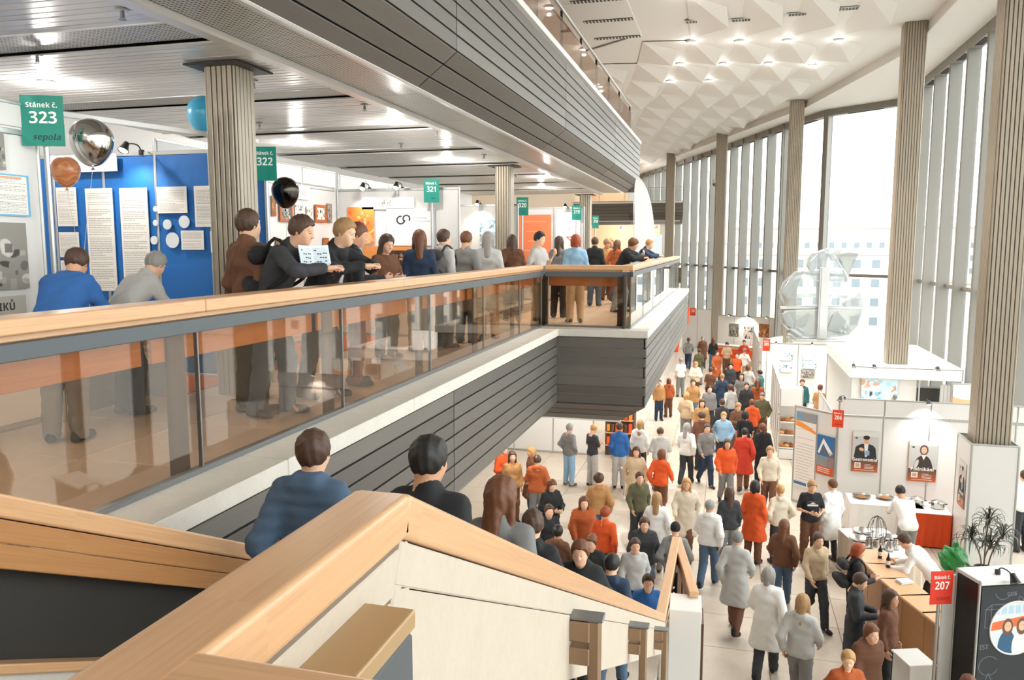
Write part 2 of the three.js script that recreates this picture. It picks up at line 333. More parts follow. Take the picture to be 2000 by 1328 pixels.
// ---- far cross galleries
{
  boxStruct('floor', -12, -3.7, U - 1.5, U - 0.02, -68, -63, white);
  fascia([-12, -62.9], [-3.5, -62.9], U - 0.1, U - 1.35, 5, 2, plankM, [4.4]);
  kerb([-12, -62.85], [-3.5, -62.85], U + 0.05, 0.3, 0.15, 5, white);
  boxStruct('floor', -12, -3.7, -1.3, 0, -68, -63, white);
  fascia([-12, -62.9], [-3.5, -62.9], -0.1, -1.3, 5, 0, plankM, [4.4]);
  boxStruct('wall_far', -12, -5.6, 0, 3.4, -68.4, -68.2, M('peach_wall', '#e2bb98', 0.7));
  boxStruct('wall_far', -12, -8.4, U, CEIL + 0.4, -68.4, -68.2, M('peach_wall'));
}
// ================================================================ COLUMNS
function column(x, z, y0, y1, s, ribs, label, cap) {
  const rib = ribLight;
  const t = thing('ribbed_column', label, 'column', x, y0, z), h = y1 - y0;
  part('core', chamfer(s - 0.05, h, s - 0.05, 0.05, 'y'), ribDark, t, 0, h / 2, 0);
  const w = (s * 0.86) / ribs, g = chamfer(w * 0.8, h, 0.032, 0.006, 'y'), gx = chamfer(0.032, h, w * 0.8, 0.006, 'y');
  for (let k = 0; k < ribs; k++) for (const q of [-1, 1]) {
    const o = (k - (ribs - 1) / 2) * w;
    part('rib', g, rib, t, o, h / 2, q * (s / 2 - 0.005)); part('rib', gx, rib, t, q * (s / 2 - 0.005), h / 2, o);
  }
  for (const i of [-1, 1]) for (const j of [-1, 1]) part('corner_strip', chamfer(s * 0.07, h, s * 0.07, 0.012, 'y'), rib, t, i * s * 0.465, h / 2, j * s * 0.465);
  if (cap) part('ceiling_collar', chamfer(s + 0.28, 0.02, s + 0.28, 0.006), darkMetal, t, 0, h - 0.012, 0);
  return t;
}
column(-4.9, -7.2, 0, 3.31, 0.34, 5, 'ribbed metal gallery column in front of the blue booth wall', true);
column(-4.9, -17.4, 0, 3.31, 0.34, 5, 'ribbed metal gallery column beside the teal sign reading 20', true);
column(-4.85, -27.6, 0, 3.31, 0.36, 5, 'far ribbed gallery column behind the teal 319 sign', true);
column(5.25, -17.9, G, CEIL + 0.35, 0.62, 7, 'tall ribbed hall column nearest the camera, boxed in at its foot');
column(5.32, -27.85, G, CEIL + 0.35, 0.62, 7, 'tall ribbed hall column rising through the white stand roof');
column(2.9, -40.7, G, CEIL + 0.35, 0.62, 7, 'tall ribbed hall column just left of the clear plastic fish');
column(-0.6, -50.5, G, CEIL + 0.35, 0.62, 7, 'tall ribbed hall column second to the left of the plastic fish');
column(-4.3, -60.5, G, CEIL + 0.35, 0.62, 7, 'most distant tall ribbed hall column, before the far upper gallery');

// ================================================================ BALUSTRADES
// local x along the run, local z outward, y from the floor of the run
function balustrade(label, a, b, y, o = {}) {
  const L = runLen(a, b), t = thing('balustrade', label, 'railing', a[0], y, a[1], runTurn(a, b));
  const top = o.top ?? 1.19, e0 = o.e0 ?? 0, e1 = o.e1 ?? 0, len = L + e0 + e1, mid = (L + e1 - e0) / 2, gm = o.glass ?? glassBrown;
  if (!o.slim) {
    const n = Math.max(1, Math.round(len / 3.6));
    for (let k = 0; k < n; k++) part('handrail', rbox(len / n - 0.004, 0.085, 0.22, 0.014), wood, t, -e0 + (k + 0.5) * len / n, top - 0.043, -0.11);
    part('shadow_fillet', chamfer(len, 0.036, 0.12, 0.004), wood, t, mid, top - 0.103, -0.115);
    part('steel_channel', rbox(len, 0.088, 0.09, 0.006), steelGrey, t, mid, top - 0.165, -0.045);
    const nb = Math.max(1, Math.round(len / 2.15));
    for (let k = 0; k < nb; k++) part('rail_board', chamfer(len / nb - 0.09, 0.17, 0.022, 0.004), woodOrange, t, -e0 + (k + 0.5) * len / nb, top - 0.30, -0.15);
  } else part('handrail', rbox(len, 0.05, 0.06, 0.012), alu, t, mid, top, -0.03);
  const posts = o.posts ?? [];
  for (const p of posts) {
    if (o.slim) { part('post', chamfer(0.02, top - 0.02, 0.05, 0.003, 'y'), darkMetal, t, p, (top) / 2, -0.05); continue; }
    part('post', chamfer(0.16, top - 0.2, 0.035, 0.004, 'y'), steelDark, t, p - 0.09, (top - 0.2) / 2 + 0.03, -0.13);
    part('glass_bead', chamfer(0.014, top - 0.22, 0.03, 0.002, 'y'), steel, t, p, (top - 0.2) / 2 + 0.04, -0.035);
  }
  const cuts = [0, ...posts.filter((p) => p > 0.2 && p < L - 0.2), L];
  for (let k = 0; k + 1 < cuts.length; k++) part('glass_panel', new THREE.BoxGeometry(cuts[k + 1] - cuts[k] - 0.02, top - 0.24, 0.01), gm, t, (cuts[k] + cuts[k + 1]) / 2, (top - 0.24) / 2 + 0.07, -0.03);
  part('base_rail', chamfer(L, 0.06, 0.07, 0.006), steel, t, L / 2, 0.06, -0.04);
  return t;
}
balustrade('long glass balustrade with beech handrail along the gallery, leading to its corner', [-3.28, 2.1], [-3.28, -14.3], 0, { posts: [2.1, 4.3, 6.49, 8.49, 10.66, 12.75, 14.75, 16.35], e1: 0.02 });
balustrade('short glass balustrade facing the camera across the gallery bump-out', [-3.26, -14.3], [-1.66, -14.3], 0, { posts: [0.06, 1.5], e1: 0.02 });
balustrade('glass balustrade on the far flank of the gallery bump-out, two people leaning on it', [-1.66, -14.3], [-1.66, -28.6], 0, { posts: [0.1, 2.3, 4.5, 6.7, 8.9, 11.1, 13.9], glass: glassClear });
balustrade('bronze glass parapet of the upper gallery mirroring the white ceiling', [-3.22, 2], [-3.22, -26.9], U, { slim: true, top: 1.12, glass: glassBrown2, posts: [1.5, 4.0, 6.5, 9, 11.3, 13.5, 15.6, 17.7, 19.8, 21.9, 24, 26.1, 28.7] });
balustrade('pale parapet of the far upper cross gallery beyond the column', [-12, -63], [-3.6, -63], U, { slim: true, top: 1.1, glass: glassClear, posts: [2, 4, 6] });

// ================================================================ STAIR
const SX0 = -2.66, SX1 = -0.72, SZ0 = -1.43, SLOPE = 0.499;         // flight goes down away from the camera
{
  // the landing at its head (under the camera) and the flight itself
  boxStruct('floor', -2.72, 3.5, -0.35, -0.012, SZ0, 3, tileM[0]);
  const t = thing('staircase', 'straight flight of stairs going down along the gallery, crowded with people', 'stairs', (SX0 + SX1) / 2, G, SZ0);
  const n = 26, run = 0.3, rise = run * SLOPE, w = SX1 - SX0;
  for (let k = 0; k < n; k++) {
    const y = -G - rise * (k + 1), z = -run * (k + 0.5);
    part('tread', chamfer(w, 0.045, run + 0.02, 0.006), tileM[k % 3], t, 0, y, z);
    part('riser', chamfer(w, rise, 0.02, 0.003), woodDark, t, 0, y + rise / 2 + 0.0, z + run / 2 - 0.01);
    part('nosing', chamfer(w, 0.05, 0.03, 0.008), woodPale, t, 0, y, z - run / 2 - 0.01);
  }
  const soffit = Math.atan(SLOPE), len = n * run / Math.cos(soffit);
  part('stringer', chamfer(w + 0.04, 0.16, len, 0.01, 'z'), steelGrey, t, 0, -G - n * rise / 2 - 0.26, -n * run / 2, -soffit);
  const yl = -G - rise * n;
  part('landing', chamfer(w, 0.14, 2.4, 0.006), tileM[0], t, 0, yl - 0.07 + 0.02, -n * run - 1.2);
  for (let k = 0; k < 6; k++) { part('tread', chamfer(w, 0.045, 0.31, 0.006), tileM[k % 3], t, 0, yl - 0.155 * (k + 1), -n * run - 2.4 - 0.3 * (k + 0.5)); part('riser', chamfer(w, 0.155, 0.02, 0.003), woodDark, t, 0, yl - 0.155 * (k + 0.5), -n * run - 2.4 - 0.3 * k); }
}
const creamBoard = M('cream_board', '#cfc3b4', 0.5, { map: stoneTex });
// rails of the flight: local frame turned to the slope
function slopedRail(label, x, side, z0, z1, boardH, posts, boardM) {
  // side +1: the boards and posts sit on the +x face
  const y0 = 1.04 - SLOPE * (SZ0 - z0), ang = Math.atan(SLOPE), L = (z0 - z1) / Math.cos(ang);
  const t = thing('stair_railing', label, 'railing', x, y0, z0);
  const r = new THREE.Group(); r.name = 'rail'; r.rotation.set(-ang, 0, 0); t.add(r);
  const p = (name, g, m, px, py, along) => part(name, g, m, r, px, py, -along);
  p('handrail', rbox(0.122, 0.088, L, 0.013, 3, 'z'), wood, 0, -0.044, L / 2);
  p('steel_channel', rbox(0.07, 0.04, L, 0.006, 2, 'z'), steelGrey, 0, -0.108, L / 2);
  const n = 2;
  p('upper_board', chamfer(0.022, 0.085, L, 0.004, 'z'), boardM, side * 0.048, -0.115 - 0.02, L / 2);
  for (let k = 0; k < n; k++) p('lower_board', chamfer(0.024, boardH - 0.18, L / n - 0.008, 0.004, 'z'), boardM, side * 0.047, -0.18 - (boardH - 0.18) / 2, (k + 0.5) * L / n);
  for (const d of posts) {
    const py = -SLOPE * d;
    part('post', chamfer(0.05, 1.0, 0.075, 0.006, 'y'), steelBrown, t, side * 0.16, py - 0.2 - 0.5, -d);
    part('post_cap', chamfer(0.17, 0.012, 0.085, 0.003), steel, t, side * 0.115, py - 0.195, -d);
    for (const [dy, dl] of [[-0.25, 0.1], [-0.36, 0.085]]) part('bracket', chamfer(0.1, dl - 0.01, 0.075, 0.006), steelBrown, t, side * 0.095, py + dy, -d + 0.01);
  }
  return t;
}
slopedRail('beech stair handrail with pale boards descending from the corner in front of the camera', -0.66, 1, SZ0, -9.25, 0.44, [1.75, 3.95, 6.2], creamBoard);
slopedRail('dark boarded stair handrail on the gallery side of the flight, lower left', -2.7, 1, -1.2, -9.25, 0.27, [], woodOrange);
{
  // base kerb and infill of the far side of the flight
  const ang = Math.atan(SLOPE), L = 8.4 / Math.cos(ang), t = thing('stair_kerb', 'wood capped pale kerb and dark infill below the left stair handrail', 'kerb', -2.7, 1.04 - SLOPE * (-0.2), SZ0 + 0.2);
  part('cap', rbox(0.16, 0.04, L, 0.008, 2, 'z'), wood, t, 0, -0.7 - 2.1, -4.2, -ang);
  part('kerb', chamfer(0.12, 0.2, L, 0.006, 'z'), stone, t, 0, -0.83 - 2.1, -4.2, -ang);
  part('infill', chamfer(0.012, 0.42, L, 0.003, 'z'), darkMetal, t, -0.03, -0.5 - 2.1, -4.2, -ang);
}
{
  // level rail from the corner back to and along the camera's landing
  const t = thing('landing_railing', 'thick beech handrail with amber top turning a corner right before the camera', 'railing', -0.66, 0, SZ0);
  part('handrail', rbox(0.122, 0.088, 1.03, 0.013, 3, 'z'), wood, t, 0, 1.04 - 0.044, 0.514);
  part('handrail', rbox(2.2, 0.088, 0.122, 0.013, 3, 'x'), wood, t, 1.04, 1.04 - 0.0445, 0.70);
  part('steel_channel', rbox(0.06, 0.05, 0.9, 0.006, 2, 'z'), steel, t, 0.012, 0.928, 0.46);
  part('steel_channel', rbox(2.1, 0.05, 0.06, 0.006, 2, 'x'), steel, t, 1.05, 0.928, 0.7);
  part('upper_board', chamfer(0.022, 0.085, 0.62, 0.004, 'z'), creamBoard, t, 0.046, 0.9, 0.31);
  part('lower_board', chamfer(0.024, 0.34, 0.62, 0.004, 'z'), creamBoard, t, 0.045, 0.68, 0.31);
  part('post', chamfer(0.05, 0.9, 0.075, 0.006, 'y'), steelBrown, t, 0, 0.45, 0.66);
  const p = thing('parapet', 'low steel parapet with a tan top beside the near handrail', 'parapet', -0.565, 0, -0.66);
  part('core', chamfer(0.106, 0.86, 1.13, 0.004, 'z'), steelGrey, p, 0, 0.43, 0);
  part('top_plate', rbox(0.114, 0.035, 1.14, 0.005, 2, 'z'), M('tan_steel', '#b3946c', 0.42, { metalness: 0.25 }), p, 0, 0.885, 0);
}
{
  // landing rail at the foot of the flight and the white wall beyond
  const y = -2.86, t = thing('landing_railing', 'beech handrail forming a peak on the lower stair landing', 'railing', -0.66, y, -9.25);
  const seg = (x0, z0, x1, z1, y0, y1) => { const dx = x1 - x0, dz = z1 - z0, dy = y1 - y0, h = Math.hypot(dx, dz), L = Math.hypot(h, dy), o = new THREE.Group(); o.name = 'rail'; o.position.set(x0, y0, z0); o.rotation.order = 'YXZ'; o.rotation.set(Math.atan2(dy, h), Math.atan2(-dx, -dz), 0); t.add(o); part('handrail', rbox(0.122, 0.088, L, 0.013, 3, 'z'), wood, o, 0, -0.044, -L / 2); part('rail_board', chamfer(0.022, 0.2, L, 0.004, 'z'), woodOrange, o, 0.03, -0.19, -L / 2); return L; };
  seg(0, 0, 0.02, -2.65, 0, 0); seg(0.03, -2.65, 0.36, -0.85, 0, -0.05);
  for (const [x, z] of [[0.1, -2.3], [0.2, -1.75], [0.29, -1.25], [0.36, -0.9]]) part('post', chamfer(0.05, 1.0, 0.075, 0.006, 'y'), steelBrown, t, x, -0.55, z);
  const w = thing('landing_wall', 'white stub wall with a brown wooden side below the landing handrail', 'wall', -0.4, G, -9.95, 0.05);
  part('body', chamfer(0.4, 1.95, 0.5, 0.008), white, w, 0, 0.975, 0);
  part('side_panel', chamfer(0.03, 1.8, 0.46, 0.004, 'y'), woodDark, w, 0.215, 0.9, 0.02);
}
// ================================================================ PEOPLE: fields of tapered capsules, meshed with surface nets
const v3 = (a) => a, sub = (a, b) => [a[0] - b[0], a[1] - b[1], a[2] - b[2]], add = (a, b) => [a[0] + b[0], a[1] + b[1], a[2] + b[2]], mul = (a, k) => [a[0] * k, a[1] * k, a[2] * k], len3 = (a) => Math.hypot(...a), norm = (a) => mul(a, 1 / len3(a)), crs = (a, b) => [a[1] * b[2] - a[2] * b[1], a[2] * b[0] - a[0] * b[2], a[0] * b[1] - a[1] * b[0]], mixv = (a, b, t) => a.map((q, i) => q + (b[i] - q) * t);
const cap = (a, b, ra, rb = ra, zs = 1) => { const d = sub(b, a); d[2] *= zs; const dd = d[0] * d[0] + d[1] * d[1] + d[2] * d[2] || 1e-9; return (x, y, z) => { const px = x - a[0], py = y - a[1], pz = (z - a[2]) * zs; let t = (px * d[0] + py * d[1] + pz * d[2]) / dd; t = t < 0 ? 0 : t > 1 ? 1 : t; const ex = px - d[0] * t, ey = py - d[1] * t, ez = pz - d[2] * t; return Math.sqrt(ex * ex + ey * ey + ez * ez) - (ra + (rb - ra) * t); }; };
const ell = (c, r) => { const m = Math.min(...r); return (x, y, z) => { const a = (x - c[0]) / r[0], b = (y - c[1]) / r[1], e = (z - c[2]) / r[2]; return (Math.sqrt(a * a + b * b + e * e) - 1) * m; }; };
const smin = (a, b, k) => { const h = Math.max(k - Math.abs(a - b), 0) / k; return Math.min(a, b) - h * h * k * 0.25; };
const smax = (a, b, k) => -smin(-a, -b, k);
const union = (list, k) => (x, y, z) => { let d = list[0](x, y, z); for (let i = 1; i < list.length; i++) d = smin(d, list[i](x, y, z), k); return d; };
function nets(f, lo, hi, s) {
  const n = [0, 1, 2].map((i) => Math.ceil((hi[i] - lo[i]) / s) + 1), [nx, ny, nz] = n, F = new Float32Array(nx * ny * nz), id = (i, j, k) => (k * ny + j) * nx + i;
  for (let k = 0; k < nz; k++) for (let j = 0; j < ny; j++) for (let i = 0; i < nx; i++) F[id(i, j, k)] = f(lo[0] + i * s, lo[1] + j * s, lo[2] + k * s);
  const at = new Int32Array(nx * ny * nz).fill(-1), pos = [], idx = [];
  const E = [[0, 1], [2, 3], [4, 5], [6, 7], [0, 2], [1, 3], [4, 6], [5, 7], [0, 4], [1, 5], [2, 6], [3, 7]];
  const g = new Float32Array(8);
  for (let k = 0; k < nz - 1; k++) for (let j = 0; j < ny - 1; j++) for (let i = 0; i < nx - 1; i++) {
    let m = 0; for (let c = 0; c < 8; c++) { g[c] = F[id(i + (c & 1), j + ((c >> 1) & 1), k + (c >> 2))]; if (g[c] < 0) m++; }
    if (m === 0 || m === 8) continue;
    let x = 0, y = 0, z = 0, q = 0;
    for (const [a, b] of E) if ((g[a] < 0) !== (g[b] < 0)) { const t = g[a] / (g[a] - g[b]); x += (a & 1) + ((b & 1) - (a & 1)) * t; y += ((a >> 1) & 1) + (((b >> 1) & 1) - ((a >> 1) & 1)) * t; z += (a >> 2) + ((b >> 2) - (a >> 2)) * t; q++; }
    at[id(i, j, k)] = pos.length / 3; pos.push(lo[0] + (i + x / q) * s, lo[1] + (j + y / q) * s, lo[2] + (k + z / q) * s);
  }
  const quad = (a, b, c, d, flip) => { if (a < 0 || b < 0 || c < 0 || d < 0) return; if (flip) idx.push(a, c, b, a, d, c); else idx.push(a, b, c, a, c, d); };
  for (let k = 1; k < nz - 1; k++) for (let j = 1; j < ny - 1; j++) for (let i = 1; i < nx - 1; i++) {
    const o = F[id(i, j, k)] < 0;
    if (o !== F[id(i + 1, j, k)] < 0) quad(at[id(i, j - 1, k - 1)], at[id(i, j, k - 1)], at[id(i, j, k)], at[id(i, j - 1, k)], !o);
    if (o !== F[id(i, j + 1, k)] < 0) quad(at[id(i - 1, j, k - 1)], at[id(i - 1, j, k)], at[id(i, j, k)], at[id(i, j, k - 1)], !o);
    if (o !== F[id(i, j, k + 1)] < 0) quad(at[id(i - 1, j - 1, k)], at[id(i, j - 1, k)], at[id(i, j, k)], at[id(i - 1, j, k)], !o);
  }
  const G0 = new THREE.BufferGeometry(); G0.setAttribute('position', new THREE.Float32BufferAttribute(pos, 3)); G0.setIndex(idx); G0.computeVertexNormals();
  const uv = new Float32Array(pos.length / 3 * 2); for (let i = 0; i < pos.length / 3; i++) { uv[i * 2] = pos[i * 3] + pos[i * 3 + 2]; uv[i * 2 + 1] = pos[i * 3 + 1]; } G0.setAttribute('uv', new THREE.BufferAttribute(uv, 2));
  return G0;
}
// ---- poses of a 1.75 m figure, feet at y = 0, facing +z
const POSE0 = { pel: [0, 0.95, 0], waist: [0, 1.1, 0.005], chest: [0, 1.3, 0.0], neck: [0, 1.47, -0.01], head: [0, 1.625, 0.02], sh: [[0.155, 1.405, -0.01], [-0.155, 1.405, -0.01]], el: [[0.215, 1.13, -0.04], [-0.215, 1.13, -0.04]], wr: [[0.22, 0.9, 0.05], [-0.22, 0.9, 0.05]], hip: [[0.09, 0.91, 0], [-0.09, 0.91, 0]], kn: [[0.1, 0.49, 0.02], [-0.1, 0.49, 0.02]], an: [[0.11, 0.08, -0.02], [-0.11, 0.08, -0.02]], toe: [0.2, -0.2], pitch: 0, yaw: 0 };
const POSES = {
  stand: {}, look: { yaw: 0.7, an: [[0.12, 0.08, 0.05], [-0.1, 0.08, -0.06]], kn: [[0.11, 0.49, 0.06], [-0.1, 0.49, 0]] },
  pocket: { el: [[0.27, 1.15, -0.09], [-0.27, 1.15, -0.09]], wr: [[0.19, 0.96, 0.08], [-0.19, 0.96, 0.08]], pitch: 0.15 },
  walk: { kn: [[0.09, 0.51, 0.17], [-0.09, 0.49, 0.0]], an: [[0.09, 0.09, 0.25], [-0.09, 0.16, -0.3]], el: [[0.24, 1.14, -0.14], [-0.24, 1.15, 0.06]], wr: [[0.22, 0.91, -0.05], [-0.2, 0.97, 0.24]], chest: [0, 1.3, 0.02], neck: [0, 1.47, 0.015], head: [0, 1.62, 0.05] },
  walkb: { kn: [[0.09, 0.49, 0.0], [-0.09, 0.51, 0.17]], an: [[0.09, 0.16, -0.3], [-0.09, 0.09, 0.25]], el: [[0.24, 1.15, 0.06], [-0.24, 1.14, -0.14]], wr: [[0.2, 0.97, 0.24], [-0.22, 0.91, -0.05]], yaw: -0.25, pitch: 0.12 },
  hold: { el: [[0.25, 1.13, 0.03], [-0.25, 1.13, 0.03]], wr: [[0.1, 1.12, 0.29], [-0.08, 1.14, 0.3]], pitch: 0.35, head: [0, 1.61, 0.05], curl: 1 },
  phone: { el: [[0.23, 1.16, 0.06], [-0.26, 1.14, -0.05]], wr: [[0.08, 1.34, 0.28], [-0.22, 0.95, 0.06]], pitch: 0.25, curl: 1, yaw: 0.2 },
  lean: { pel: [0, 0.94, -0.14], waist: [0, 1.09, -0.09], chest: [0, 1.3, 0.03], neck: [0, 1.45, 0.12], head: [0, 1.585, 0.21], sh: [[0.155, 1.4, 0.08], [-0.155, 1.4, 0.08]], el: [[0.29, 1.26, 0.3], [-0.29, 1.26, 0.3]], wr: [[0.1, 1.275, 0.46], [-0.1, 1.275, 0.46]], hip: [[0.09, 0.91, -0.13], [-0.09, 0.91, -0.13]], kn: [[0.1, 0.48, -0.03], [-0.11, 0.49, -0.13]], an: [[0.11, 0.08, -0.05], [-0.13, 0.08, -0.22]], pitch: 0.3, yaw: 0.15, rest: 1 },
  bend: { pel: [0, 0.94, -0.1], chest: [0, 1.24, 0.14], waist: [0, 1.08, -0.02], neck: [0, 1.36, 0.27], head: [0, 1.47, 0.38], sh: [[0.155, 1.31, 0.2], [-0.155, 1.31, 0.2]], el: [[0.24, 1.06, 0.3], [-0.24, 1.08, 0.26]], wr: [[0.16, 1.0, 0.54], [-0.16, 1.02, 0.5]], hip: [[0.09, 0.91, -0.08], [-0.09, 0.91, -0.08]], pitch: 0.6, curl: 1 },
};
const pose = (n) => ({ ...POSE0, ...POSES[n] });
const limbs = (p, e) => { const L = []; for (const i of [0, 1]) L.push(cap(p.hip[i], p.kn[i], 0.082 + e, 0.056 + e), cap(p.kn[i], p.an[i], 0.056 + e, 0.042 + e)); return L; };
const trunk = (p, e, f = 1) => [cap(add(p.sh[0], [-0.06, -0.01, 0]), add(p.sh[1], [0.06, -0.01, 0]), 0.058 + e, 0.058 + e, 1), cap(add(p.chest, [0.075, 0, 0]), add(p.waist, [0.05, 0, 0]), 0.105 * f + e, 0.09 * f + e, 1.2), cap(add(p.chest, [-0.075, 0, 0]), add(p.waist, [-0.05, 0, 0]), 0.105 * f + e, 0.09 * f + e, 1.2), cap(add(p.waist, [0.03, 0, 0]), add(p.pel, [0.06, 0, 0]), 0.1 * f + e, 0.118 + e, 1.1), cap(add(p.waist, [-0.03, 0, 0]), add(p.pel, [-0.06, 0, 0]), 0.1 * f + e, 0.118 + e, 1.1), cap(add(p.neck, [0, -0.06, 0]), p.chest, 0.07 + e, 0.1 + e)];
const arms = (p, e, upTo = 1) => { const L = []; for (const i of [0, 1]) { L.push(cap(p.sh[i], upTo < 0.5 ? mixv(p.sh[i], p.el[i], upTo * 2) : p.el[i], 0.05 + e, 0.041 + e)); if (upTo > 0.5) L.push(cap(p.el[i], mixv(p.el[i], p.wr[i], upTo * 2 - 1), 0.043 + e, 0.03 + e)); } return L; };
const LOD = [{ body: 0.026, cloth: 0.017, head: 0.0085, hair: 0.011, hand: 0.0075, shoe: 0.014 }, { body: 0.036, cloth: 0.026, head: 0.0135, hair: 0.018, hand: 0.011, shoe: 0.021 }, { body: 0.045, cloth: 0.036, head: 0.02, hair: 0.027, hand: 0.014, shoe: 0.03 }];
const bounds = (p, m = 0.2) => { const all = [p.pel, p.head, ...p.el, ...p.wr, ...p.kn, ...p.an, ...p.sh], lo = [9, 9, 9], hi = [-9, -9, -9]; for (const q of all) for (let i = 0; i < 3; i++) { lo[i] = Math.min(lo[i], q[i] - m); hi[i] = Math.max(hi[i], q[i] + m); } return [lo, hi]; };
const folds = (x, y, z, k) => k * (Math.sin(y * 46 + 5 * Math.sin(x * 13 + z * 9)) * 0.5 + Math.sin(x * 34 + y * 21) * 0.28 + Math.sin(z * 38 - y * 27 + x * 6) * 0.28);
// head in its own frame, origin in the middle of the skull
function headGeo(l) {
  return geoCache['head' + l] ??= (() => {
    const f0 = union([ell([0, 0.02, -0.012], [0.076, 0.095, 0.094]), ell([0, -0.045, 0.022], [0.058, 0.072, 0.066]), cap([0, -0.098, 0.05], [0, -0.09, 0.06], 0.024), cap([0, -0.06, -0.02], [0, -0.22, -0.045], 0.055, 0.06)], 0.04);
    const nose = union([cap([0, 0.012, 0.08], [0, -0.026, 0.1], 0.009, 0.015), cap([0.012, -0.032, 0.088], [-0.012, -0.032, 0.088], 0.01)], 0.012), brow = cap([0.034, 0.026, 0.072], [-0.034, 0.026, 0.072], 0.012), ears = [1, -1].map((s) => ell([s * 0.078, -0.008, -0.008], [0.012, 0.031, 0.02])), lips = cap([0.016, -0.064, 0.078], [-0.016, -0.064, 0.078], 0.009), cheek = [1, -1].map((s) => cap([s * 0.042, -0.028, 0.052], [s * 0.03, -0.05, 0.056], 0.02));
    const sock = [1, -1].map((s) => ell([s * 0.031, 0.002, 0.088], [0.018, 0.011, 0.016]));
    return nets((x, y, z) => { let d = f0(x, y, z); d = smin(d, nose(x, y, z), 0.012); d = smin(d, brow(x, y, z), 0.016); d = smin(d, Math.min(cheek[0](x, y, z), cheek[1](x, y, z)), 0.025); d = smin(d, lips(x, y, z), 0.01); d = smin(d, Math.min(ears[0](x, y, z), ears[1](x, y, z)), 0.008); return smax(d, -Math.min(sock[0](x, y, z), sock[1](x, y, z)), 0.01); }, [-0.11, -0.24, -0.14], [0.11, 0.14, 0.14], LOD[l].head);
  })();
}
// hand: wrist at the origin, fingers along -y, palm facing +z, thumb towards +x
function handGeo(l, curl, side) {
  return geoCache['hand' + l + curl + side] ??= (() => {
    const F = [union([cap([0.022, -0.03, 0], [0.028, -0.085, 0], 0.016), cap([-0.02, -0.03, 0], [-0.026, -0.08, 0], 0.016), cap([0, 0.02, 0], [0, -0.07, 0], 0.024, 0.02, 1.2)], 0.03)];
    const c = curl ? 0.75 : 0.28;
    [[0.031, 0.088, 0.068], [0.011, 0.092, 0.078], [-0.009, 0.09, 0.072], [-0.028, 0.083, 0.056]].forEach(([x, y0, L], k) => { let q = [x, -y0, 0], a = 0.12 + c * 0.35; for (const s of [0.45, 0.32, 0.23]) { const r = add(q, [x * 0.12 * s, -Math.cos(a) * L * s, Math.sin(a) * L * s]); F.push(cap(q, r, 0.0098 - k * 0.0006, 0.0086)); q = r; a += c * 0.95; } });
    F.push(union([cap([0.03, -0.025, 0.008], [0.055, -0.06, 0.02], 0.014, 0.011), cap([0.055, -0.06, 0.02], [0.058, -0.088, 0.03], 0.0105, 0.009)], 0.008));
    const f = union(F, 0.008), g = nets((x, y, z) => f(x * side, y, z), [-0.085, -0.195, -0.035], [0.085, 0.04, 0.11], LOD[l].hand);
    return g;
  })();
}
function handAt(g, el, wr, palm) { // turns the hand's -y along the forearm and its +z towards palm
  const y = norm(sub(el, wr)); let z = sub(palm, mul(y, palm[0] * y[0] + palm[1] * y[1] + palm[2] * y[2])); z = norm(z); const x = crs(y, z);
  const m = new THREE.Matrix4().set(x[0], y[0], z[0], wr[0], x[1], y[1], z[1], wr[1], x[2], y[2], z[2], wr[2], 0, 0, 0, 1); g = g.clone(); g.applyMatrix4(m); return g;
}
const headM = (p) => new THREE.Matrix4().compose(new THREE.Vector3(...p.head), new THREE.Quaternion().setFromEuler(new THREE.Euler(p.pitch, p.yaw, 0, 'YXZ')), new THREE.Vector3(1, 1, 1));
function bodyGeo(n, l) {
  return geoCache['body' + n + l] ??= (() => {
    const p = pose(n), f = union([...trunk(p, -0.012), ...arms(p, -0.008), ...limbs(p, -0.008), cap(p.neck, add(p.head, [0, -0.1, -0.04]), 0.056, 0.054), ...[0, 1].map((i) => cap(p.an[i], add(p.an[i], [0, -0.045, 0.1]), 0.035, 0.028))], 0.04), [lo, hi] = bounds(p, 0.16); hi[1] = p.neck[1] + 0.07; lo[1] = 0.0;
    const h = headGeo(l).clone(); h.applyMatrix4(headM(p));
    const hands = [0, 1].map((i) => handAt(handGeo(l, p.curl ? 1 : 0, i ? -1 : 1), p.el[i], p.wr[i], p.rest ? [0, -1, 0.1] : p.curl ? [i ? 1 : -1, 0.5, 0] : [i ? 1 : -1, 0, 0.2]));
    return merge([nets(f, lo, hi, LOD[l].body), h, ...hands]);
  })();
}
